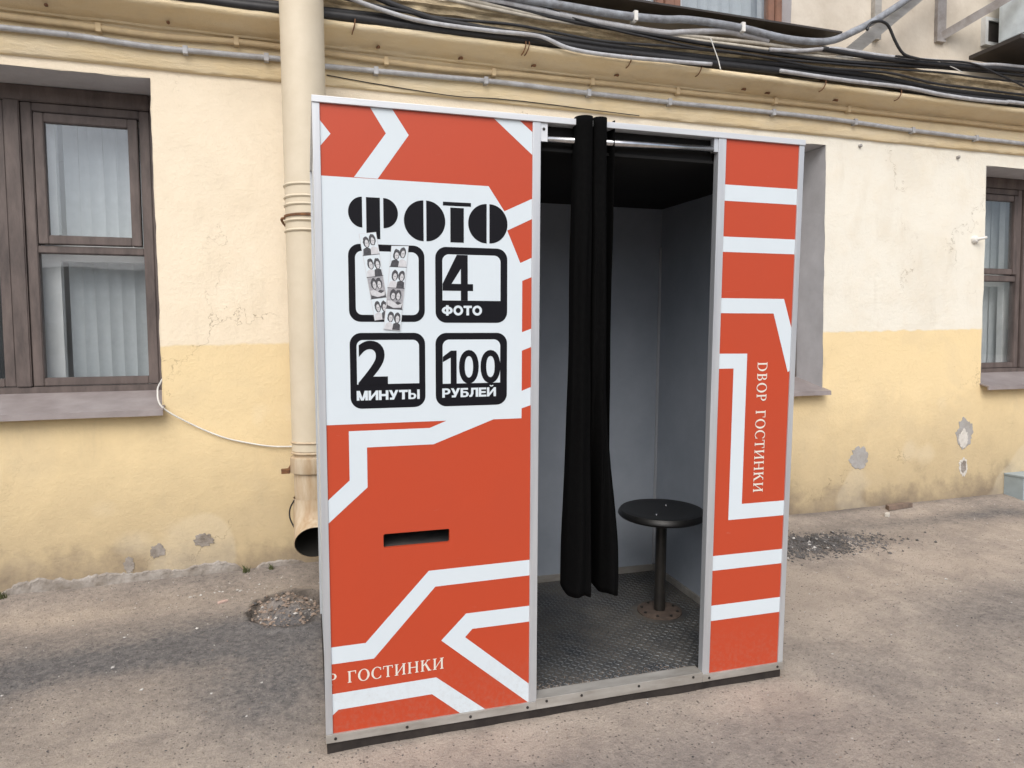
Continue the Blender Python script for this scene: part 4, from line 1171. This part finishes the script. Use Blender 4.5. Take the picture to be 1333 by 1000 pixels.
# big title, stencil style
shapes('lettering', [arc(.1435, 1.7600, .0425, .0470, 90, 270), rect(.1560, .1985, 1.6790, 1.8065), arc(.2090, 1.7600, .0455, .0465, -90, 90),
                     arc(.3355, 1.7415, .0625, .0640, 90, 270), arc(.3445, 1.7415, .0615, .0640, -90, 90),
                     rect(.3985, .4910, 1.7930, 1.8050), rect(.4225, .4670, 1.6770, 1.7875),
                     arc(.5435, 1.7410, .0620, .0635, 90, 270), arc(.5530, 1.7410, .0615, .0635, -90, 90)], L2, M['black_print'], fp)
def rrect(x0, x1, z0, z1, r, n=8):
    return (arc(x1 - r, z1 - r, r, r, 0, 90, n) + arc(x0 + r, z1 - r, r, r, 90, 180, n) + arc(x0 + r, z0 + r, r, r, 180, 270, n) + arc(x1 - r, z0 + r, r, r, 270, 360, n))
def frame_box(x0, x1, z0, z1, ix0, ix1, iz0, iz1, ro, ri, rb):
    shapes('pictogram', [rrect(x0, x1, z0, z1, ro)], L2, M['black_print'], fp)
    inner = arc(ix1 - ri, iz1 - ri, ri, ri, 0, 90, 8) + arc(ix0 + ri, iz1 - ri, ri, ri, 90, 180, 8)
    inner += (arc(ix0 + rb, iz0 + rb, rb, rb, 180, 270, 8) + arc(ix1 - rb, iz0 + rb, rb, rb, 270, 360, 8)) if rb else [(ix0, iz0), (ix1, iz0)]
    shapes('pictogram_field', [inner], L3, M['vwhite'], fp)
frame_box(.0985, .3375, 1.4200, 1.6625, .1195, .3185, 1.4420, 1.6410, .036, .022, .020)
frame_box(.3725, .6145, 1.4175, 1.6620, .3955, .5910, 1.4900, 1.6385, .036, .022, 0)
frame_box(.0985, .3375, 1.1435, 1.3850, .1195, .3175, 1.2215, 1.3625, .036, .020, 0)
frame_box(.3715, .6145, 1.1425, 1.3845, .3950, .5905, 1.2175, 1.3625, .036, .022, 0)
L4 = 0.0020
shapes('numeral', [rect(.4565, .4795, 1.4902, 1.6375), rect(.3960, .4975, 1.5215, 1.5440), [(.3955, 1.5430), (.4250, 1.5430), (.4600, 1.5980), (.4600, 1.6375), (.4430, 1.6375)]], L4, M['black_print'], fp)
def text(name, s, x0, x1, z0, z1, mat, parent, lift, bold=0.0):
    cu = bpy.data.curves.new('tmp_text', 'FONT')
    cu.body = s
    cu.size = 1.0
    cu.offset = bold
    cu.resolution_u = 6
    to = bpy.data.objects.new('tmp_text', cu)
    COL.objects.link(to)
    bpy.context.view_layer.update()
    me = bpy.data.meshes.new_from_object(to.evaluated_get(bpy.context.evaluated_depsgraph_get()))
    bpy.data.objects.remove(to, do_unlink=True)
    bpy.data.curves.remove(cu)
    xs = [v.co.x for v in me.vertices]; ys = [v.co.y for v in me.vertices]
    ax, bx_, ay, by = min(xs), max(xs), min(ys), max(ys)
    for v in me.vertices:
        v.co = Vector((x0 + (v.co.x - ax) / (bx_ - ax) * (x1 - x0), PYF - lift, z0 + (v.co.y - ay) / (by - ay) * (z1 - z0)))
    me.materials.clear(); me.materials.append(mat)
    me.name = name
    for p in me.polygons: p.material_index = 0
    o = bpy.data.objects.new(name, me)
    return link(o, parent)
text('numeral', '2', .1235, .2165, 1.2195, 1.3605, M['black_print'], fp, L4, 0.022)
shapes('numeral', [rect(.4215, .4415, 1.2160, 1.3265), [(.3955, 1.2890), (.4220, 1.3035), (.4220, 1.3262), (.3955, 1.3065)]], L4, M['black_print'], fp)
text('numeral', '0', .4495, .5165, 1.2165, 1.3280, M['black_print'], fp, L4, 0.020)
text('numeral', '0', .5225, .5910, 1.2165, 1.3275, M['black_print'], fp, L4 + 0.0002, 0.020)
# heavy grotesque capitals, stroke by stroke
def heavy(ch):
    t = .27
    if ch == 'О': return ringsect(.50, .5, .50, .52, .25, .27, 0, 360, 36), 1.0
    if ch == 'Ф': return ringsect(.56, .5, .56, .40, .28, .17, 0, 360, 36) + [rect(.56 - .13, .56 + .13, -.03, 1.03)], 1.12
    if ch == 'Т': return [rect(0, .86, .76, 1), rect(.43 - t / 2, .43 + t / 2, 0, .80)], .86
    if ch == 'М': return [rect(0, .25, 0, 1), rect(.81, 1.06, 0, 1), [(.0, 1.0), (.30, 1.0), (.62, 0), (.40, 0)], [(1.06, 1.0), (.76, 1.0), (.44, 0), (.66, 0)]], 1.06
    if ch in 'ИЙ':
        P = [rect(0, .25, 0, 1), rect(.69, .94, 0, 1), [(.20, 0), (.20, .34), (.74, 1.0), (.74, .66)]]
        if ch == 'Й': P += ringsect(.47, 1.26, .20, .17, .09, .06, 180, 360, 12)
        return P, .94
    if ch == 'Н': return [rect(0, .26, 0, 1), rect(.66, .92, 0, 1), rect(.22, .70, .39, .62)], .92
    if ch == 'У': return [[(.0, 1.0), (.28, 1.0), (.56, .36), (.36, .22)], [(.92, 1.0), (.64, 1.0), (.20, 0.0), (.48, 0.0)], rect(.08, .36, 0, .22)], .92
    if ch == 'Ы': return [rect(0, .25, 0, 1), rect(.20, .46, .46, .64), rect(.20, .46, 0, .18)] + ringsect(.44, .32, .34, .32, .10, .14, -90, 90, 14) + [rect(.87, 1.12, 0, 1)], 1.12
    if ch == 'Р': return [rect(0, .26, 0, 1), rect(.22, .48, .80, 1), rect(.22, .48, .34, .53)] + ringsect(.46, .67, .36, .33, .11, .135, -90, 90, 14), .82
    if ch == 'Б': return [rect(0, .26, 0, 1), rect(.22, .76, .80, 1), rect(.22, .48, .46, .64), rect(.22, .48, 0, .18)] + ringsect(.46, .32, .38, .32, .12, .14, -90, 90, 14), .84
    if ch == 'Л': return [rect(.66, .92, 0, 1), rect(.22, .70, .79, 1), [(.20, 1.0), (.44, 1.0), (.42, .35), (.30, .05), (.16, 0), (0, 0), (0, .20), (.12, .24), (.18, .42)]], .92
    if ch == 'Е': return [rect(0, .26, 0, 1), rect(.22, .78, .79, 1), rect(.22, .72, .40, .60), rect(.22, .80, 0, .21)], .80
def heavy_text(s, x0, x1, z0, h):
    polys, x = [], 0.0
    for ch in s:
        P, w = heavy(ch)
        polys += [[(p[0] + x, p[1]) for p in q] for q in P]
        x += w + .055
    k = (x1 - x0) / (x - .055)
    return shapes('lettering', polys, L3, M['vwhite'], fp, lambda p: (x0 + p[0] * k, z0 + p[1] * h))
heavy_text('ФОТО', .3930, .5275, 1.4420, .0315)
heavy_text('МИНУТЫ', .1175, .3185, 1.1700, .0310)
heavy_text('РУБЛЕЙ', .3930, .5760, 1.1715, .0305)

# serif capitals drawn stroke by stroke on a unit cap height
def serif(x, z, w=0.30): return [(x - w / 2, z - .03), (x + w / 2, z - .03), (x + w / 2, z + .03), (x - w / 2, z + .03)]
def stem(x, z0=0.0, z1=1.0, t=.15): return rect(x - t / 2, x + t / 2, z0, z1)
def glyph(ch):
    P = []
    if ch == 'Г': P = [stem(.18), rect(.04, .68, .93, 1.0), rect(.62, .68, .72, .96), serif(.18, .03)]; w = .70
    elif ch == 'О': P = ringsect(.47, .5, .45, .53, .28, .47, 0, 360, 40); w = .94
    elif ch == 'С': P = ringsect(.47, .5, .45, .53, .29, .47, 48, 312, 34) + [rect(.72, .78, .72, .95), rect(.72, .78, .05, .24)]; w = .82
    elif ch == 'Т': P = [stem(.40), rect(.03, .77, .93, 1.0), rect(.02, .08, .74, .96), rect(.72, .78, .74, .96), serif(.40, .03)]; w = .80
    elif ch == 'И': P = [stem(.18), stem(.76), [(.24, .10), (.24, .22), (.70, .90), (.70, .78)], serif(.18, .03), serif(.18, .97), serif(.76, .03), serif(.76, .97)]; w = .94
    elif ch == 'Н': P = [stem(.18), stem(.76), rect(.24, .70, .47, .54), serif(.18, .03), serif(.18, .97), serif(.76, .03), serif(.76, .97)]; w = .94
    elif ch == 'К': P = [stem(.18), [(.24, .44), (.24, .55), (.62, 1.0), (.72, 1.0)], [(.36, .62), (.48, .72), (.84, .0), (.64, .0)], serif(.18, .03), serif(.18, .97), serif(.66, .97, .28), serif(.76, .03, .28)]; w = .90
    elif ch == 'Р': P = [stem(.18), serif(.18, .03), rect(.04, .38, .94, 1.0), rect(.24, .38, .44, .50)] + ringsect(.36, .72, .30, .28, .15, .22, -90, 90, 16); w = .72
    elif ch == 'В': P = [stem(.18), rect(.04, .40, .94, 1.0), rect(.04, .40, .0, .06), rect(.24, .40, .49, .55)] + ringsect(.38, .765, .25, .235, .11, .18, -90, 90, 14) + ringsect(.38, .275, .31, .275, .16, .215, -90, 90, 14); w = .78
    elif ch == 'D': P = [stem(.18), rect(.04, .42, .94, 1.0), rect(.04, .42, .0, .06)] + ringsect(.40, .5, .46, .5, .30, .44, -90, 90, 20); w = .94
    else: w = .55
    return P, w
def serif_text(name, s, xf_of, parent, mat):
    polys, x = [], 0.0
    for ch in s:
        P, w = glyph(ch)
        polys += [[(p[0] + x, p[1]) for p in q] for q in P]
        x += w + .10
    total = x - .10
    return shapes(name, polys, L1, mat, parent, xf_of(total))
full = sum(glyph(ch)[1] + .10 for ch in 'Р ГОСТИНКИ') - .10
tail = sum(glyph(ch)[1] + .10 for ch in 'ГОСТИНКИ') - .10
k1 = (.394 - .0715) / tail
for wd, off in (('Р', full - tail), ('ГОСТИНКИ', 0.0)):
    o0 = 0.0 if wd == 'Р' else full - tail
    serif_text('lettering', wd, lambda t: (lambda p: (.394 - (full - p[0] - o0) * k1, .2345 + (.394 - (full - p[0] - o0) * k1) * .012 + p[1] * .0395)), fp, M['cream_print'])
for wd, za, zb2 in (('DВОР', 1.2725, 1.1215), ('ГОСТИНКИ', 1.0885, .7700)):
    serif_text('lettering', wd, lambda t: (lambda p: (1.6005 + p[1] * .043, za - p[0] * (za - zb2) / t)), rp, M['cream_print'])

# the two photo strips printed on the white field
def photo_strip(q, lift, seed):
    rnd = random.Random(seed)
    TL, TR, BR, BL = q
    def mp(u, v):      # u across, v down
        a = (TL[0] + (TR[0] - TL[0]) * u, TL[1] + (TR[1] - TL[1]) * u); b = (BL[0] + (BR[0] - BL[0]) * u, BL[1] + (BR[1] - BL[1]) * u)
        return (a[0] + (b[0] - a[0]) * v, a[1] + (b[1] - a[1]) * v)
    V, F, FM = [], [], []
    lay = [0]
    def put(pts, mi):
        pts = [mp(min(1, max(0, u)), min(1, max(0, v))) for u, v in pts]
        n = len(pts)
        ar = sum(pts[i][0] * pts[(i + 1) % n][1] - pts[(i + 1) % n][0] * pts[i][1] for i in range(n))
        if ar < 0: pts = pts[::-1]
        lay[0] += 1
        o = len(V)
        V.extend((x, PYF - lift - 0.00001 * lay[0], z) for x, z in pts)
        F.append(tuple(range(o, o + n))); FM.append(mi)
    def blob(cx, cy, rx, ry, mi, v0, h):
        put([(cx + rx * math.cos(2 * math.pi * k / 18) * (1 + .1 * rnd.uniform(-1, 1)), v0 + (cy + ry * math.sin(2 * math.pi * k / 18) * (1 + .1 * rnd.uniform(-1, 1))) * h) for k in range(18)], mi)
    put([(0, 0), (1, 0), (1, 1), (0, 1)], 0)
    poses = [(.34, .42, .70, .34, 0, 1), (.36, .42, .76, .44, 1, 0), (.36, .34, .66, .34, 0, 0), (.34, .40, .74, .42, 1, 0)]
    for i, (ax, ay, bx, by, t1, t2) in enumerate(poses):
        v0, h = i * .25 + .004, .242
        put([(.03, v0), (.97, v0), (.97, v0 + h), (.03, v0 + h)], 1 if i != 2 else 2)
        # shoulders, hair, faces
        put([(.04, v0 + h), (.10, v0 + .72 * h), (ax, v0 + .62 * h), (.52, v0 + .74 * h), (.56, v0 + h)], 0 if t1 else 3)
        put([(.50, v0 + h), (.54, v0 + .70 * h), (bx, v0 + .62 * h), (.94, v0 + .72 * h), (.96, v0 + h)], 0 if t2 else 3)
        for (cx, cy) in ((ax, ay), (bx, by)):
            blob(cx, cy - .02, .19, .27, 3, v0, h)
            blob(cx + .015, cy + .04, .105, .17, 0, v0, h)
            blob(cx - .02, cy + .03, .02, .02, 3, v0, h); blob(cx + .05, cy + .03, .02, .02, 3, v0, h); blob(cx + .015, cy + .13, .035, .014, 2, v0, h)
        if i == 2:
            put([(.06, v0 + .62 * h), (.30, v0 + .60 * h), (.70, v0 + .80 * h), (.95, v0 + .70 * h), (.90, v0 + .92 * h), (.45, v0 + .96 * h), (.10, v0 + .84 * h)], 0)
        put([(0, v0 + h), (1, v0 + h), (1, v0 + h + .010), (0, v0 + h + .010)], 3 if i < 3 else 0)
    return mesh('photo_strip', V, F, None, fp, False, [M['pale_print'], M['vwhite'], M['grey_print'], M['dark_print']], FM)
photo_strip([(.132, 1.693), (.1855, 1.7005), (.226, 1.431), (.177, 1.424)], 0.0024, 1)
photo_strip([(.2325, 1.6595), (.2870, 1.6605), (.2580, 1.3915), (.2045, 1.3970)], 0.0036, 2)

# ------------------------------------------------------------------ cabin interior
IX, IY, IZ, FZ = 1.745, 1.040, 1.995, 0.078
box('cabin_back', 0.729, IX, IY, IY + 0.010, 0.05, 2.07, M['cabin'], booth)
box('cabin_side', IX, IX + 0.0025, 0.030, IY, 0.05, 2.07, M['cabin'], booth)
box('dark_partition', 0.712, 0.7285, 0.031, IY, 0.05, 2.07, M['blackmetal'], booth)  # unseen partition, coloured black to reduce light bouncing in the cabin
box('bounce_blocker', 1.4320, IX - 0.001, 0.0205, 0.0285, 0.05, 2.07, M['ceiling'], booth)  # added black sheet, out of view, soaks up bounced light
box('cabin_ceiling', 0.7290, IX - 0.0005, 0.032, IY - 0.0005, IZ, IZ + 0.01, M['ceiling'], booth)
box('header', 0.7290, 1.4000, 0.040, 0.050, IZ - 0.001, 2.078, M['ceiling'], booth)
box('corner_trim', IX - 0.012, IX - 0.0008, IY - 0.012, IY - 0.0008, 0.118, 1.80, M['alu'], booth)
box('skirting', 0.7295, IX - 0.0005, IY - 0.010, IY - 0.0004, FZ - 0.004, FZ + 0.034, M['alu_dirty'], booth, 0.001)
box('skirting', IX - 0.010, IX - 0.0004, 0.034, IY - 0.0105, FZ - 0.004, FZ + 0.034, M['alu_dirty'], booth, 0.001)
fl = box('floor_plate', 0.729, IX - 0.0005, 0.0555, IY - 0.0004, 0.05, FZ, M['treadbase'], booth)
mb = MB()
px = 0.0285
j = 0
y = 0.066
while y < IY - 0.02:
    x = 0.742
    i = 0
    while x < IX - 0.015:
        s = 1 if (i + j) % 2 else -1
        L, Wd, H_ = 0.0115, 0.0034, 0.0024 * random.uniform(0.7, 1.1)
        c, sn = math.cos(s * math.pi / 4), math.sin(s * math.pi / 4)
        def T(u, v, z): return (x + c * u - sn * v, y + sn * u + c * v, FZ + z)
        if math.hypot(x - 1.515, y - 0.55) > 0.125:
            mb.add([T(-L, 0, 0), T(-L * .4, -Wd, 0), T(L * .4, -Wd, 0), T(L, 0, 0), T(L * .4, Wd, 0), T(-L * .4, Wd, 0),
                    T(-L * .45, 0, H_), T(L * .45, 0, H_)],
                   [(0, 1, 6), (1, 2, 7, 6), (2, 3, 7), (3, 4, 7), (4, 5, 6, 7), (5, 0, 6)])
        x += px * 0.72; i += 1
    y += px * 0.72; j += 1
tr = mb.build('tread_pattern', M['tread'], fl)
tr['kind'] = 'stuff'
# dust blown in along the threshold
mb = MB()
for i in range(420):
    x = 0.735 + 0.64 * random.random() ** 1.6; y = 0.056 + 0.07 * random.random() ** 2
    r = 0.001 + 0.0022 * random.random() ** 2
    chip(mb, x, y, FZ + r * 0.3, r, 0.6)
sdst = mb.build('blown_sand', M['rubble'], fl)
sdst['kind'] = 'stuff'

# stool bolted to the floor
SX, SY = 1.515, 0.55
st = lathe('stool_flange', [(0.102, FZ + 0.0005), (0.102, FZ + 0.006), (0.098, FZ + 0.008), (0.030, FZ + 0.009)], SX, SY, M['rustmetal'], booth, 40)
st['label'] = 'rust-stained round floor flange of the stool'
for k in range(8):
    a = 2 * math.pi * k / 8 + 0.2
    lathe('bolt', [(0.0075, FZ + 0.0075), (0.0075, FZ + 0.013), (0.005, FZ + 0.0145)], SX + 0.082 * math.cos(a), SY + 0.082 * math.sin(a), M['blackmetal'], st, 6, False)
lathe('stool_post', [(0.025, FZ + 0.008), (0.025, 0.50), (0.030, 0.505), (0.030, 0.515)], SX, SY, M['blackmetal'], booth, 28)
sp_ = [(0.06, 0.505), (0.10, 0.506), (0.184, 0.530), (0.194, 0.535), (0.1990, 0.542), (0.1980, 0.549), (0.193, 0.557), (0.188, 0.563), (0.172, 0.5645), (0.150, 0.562), (0.10, 0.559), (0.02, 0.558)]
seat = lathe('stool_seat', sp_, SX, SY, M['seat'], booth, 56)
for (dx, dy) in ((-0.06, -0.06), (0.06, 0.07)):
    lathe('rivet', [(0.006, 0.558), (0.005, 0.562), (0.002, 0.5635)], SX + dx, SY + dy, M['chrome'], seat, 10)

# curtain rod
rod = tube('curtain_rod', [(0.7285, 0.016, 2.0285), (1.400, 0.016, 2.0415)], 0.0115, M['chrome'], booth, 20)
box('rod_bracket', 0.7278, 0.7525, 0.004, 0.007, 2.018, 2.0775, M['alu_top'], rod, 0.0008)
box('rod_bracket', 1.3845, 1.4003, 0.004, 0.028, 2.030, 2.0775, M['alu'], rod, 0.0008)
screw(0.739, 2.058, 0.0038, rod)

# ------------------------------------------------------------------ curtain (hangs on the rod: a thing of its own)
key_top = [(.848, .052), (.840, .022), (.841, -.008), (.856, -.026), (.880, -.030), (.897, -.014), (.902, .030), (.906, .042), (.903, .010), (.903, -.014), (.918, -.028), (.938, -.026), (.950, -.008), (.953, .038), (.964, .052), (.976, .036), (.981, .006), (.985, .002), (.987, .030), (.990, .060)]
key_mid = [(.846, .060), (.838, .022), (.840, -.010), (.856, -.030), (.880, -.030), (.900, -.010), (.906, .046), (.912, .066), (.909, .020), (.912, -.014), (.932, -.028), (.954, -.022), (.966, .002), (.968, .044), (.974, .060), (.982, .048), (.988, .030), (.994, .032), (.997, .056), (1.000, .080)]
key_bot = [(.850, .110), (.832, .062), (.834, .010), (.852, -.026), (.884, -.034), (.914, -.020), (.930, .024), (.938, .080), (.946, .128), (.958, .134), (.962, .084), (.967, .022), (.983, -.020), (1.004, -.031), (1.022, -.014), (1.031, .034), (1.037, .090), (1.047, .138), (1.062, .150), (1.078, .158)]
def spline2(K, n=7): return [(p.x, p.y) for p in catmull([(x, y, 0) for x, y in K], n)]
kt, km, kb = spline2(key_top), spline2(key_mid), spline2(key_bot)
NP, NZc = len(kt), 70
V, F = [], []
for j in range(NZc + 1):
    t = j / NZc                      # 0 at top
    for i in range(NP):
        if t < 0.45:
            u = t / 0.45; u = u * u * (3 - 2 * u); a, b = kt[i], km[i]
        else:
            u = (t - 0.45) / 0.55; u = u * u * (3 - 2 * u); a, b = km[i], kb[i]
        x, y = a[0] + (b[0] - a[0]) * u, a[1] + (b[1] - a[1]) * u
        x += 0.006 * t * noise.noise(Vector((i * 0.05, t * 4, 0))); y += 0.012 * t * noise.noise(Vector((i * 0.07, t * 3, 5)))
        fo = smooth(0.03, 0.3, t); y += 0.0060 * fo * math.sin(i * 0.48 + 1.5 * noise.noise(Vector((t * 3, i * .02, 1)))) + 0.006 * fo * noise.noise(Vector((i * 0.22, t * 7, 3)))
        zt = 2.106 - 0.10 * max(0.0, y - 0.0) 
        zb_ = 0.452 - 0.018 * (i / NP) + 0.006 * math.sin(i * 0.31)
        V.append((x, y - 0.0, zt + (zb_ - zt) * t))
for j in range(NZc):
    for i in range(NP - 1):
        F.append((j * NP + i, (j + 1) * NP + i, (j + 1) * NP + i + 1, j * NP + i + 1))
cur = mesh('curtain', V, F, M['cloth'], None, True)
cur.location = (0.010, 0, 0.0)
cur.rotation_mode = 'YXZ'
cur.rotation_euler = BROT
sm_ = cur.modifiers.new('thickness', 'SOLIDIFY')
sm_.thickness = 0.0025
tag(cur, 'black cloth curtain gathered in folds in the booth doorway', 'curtain')
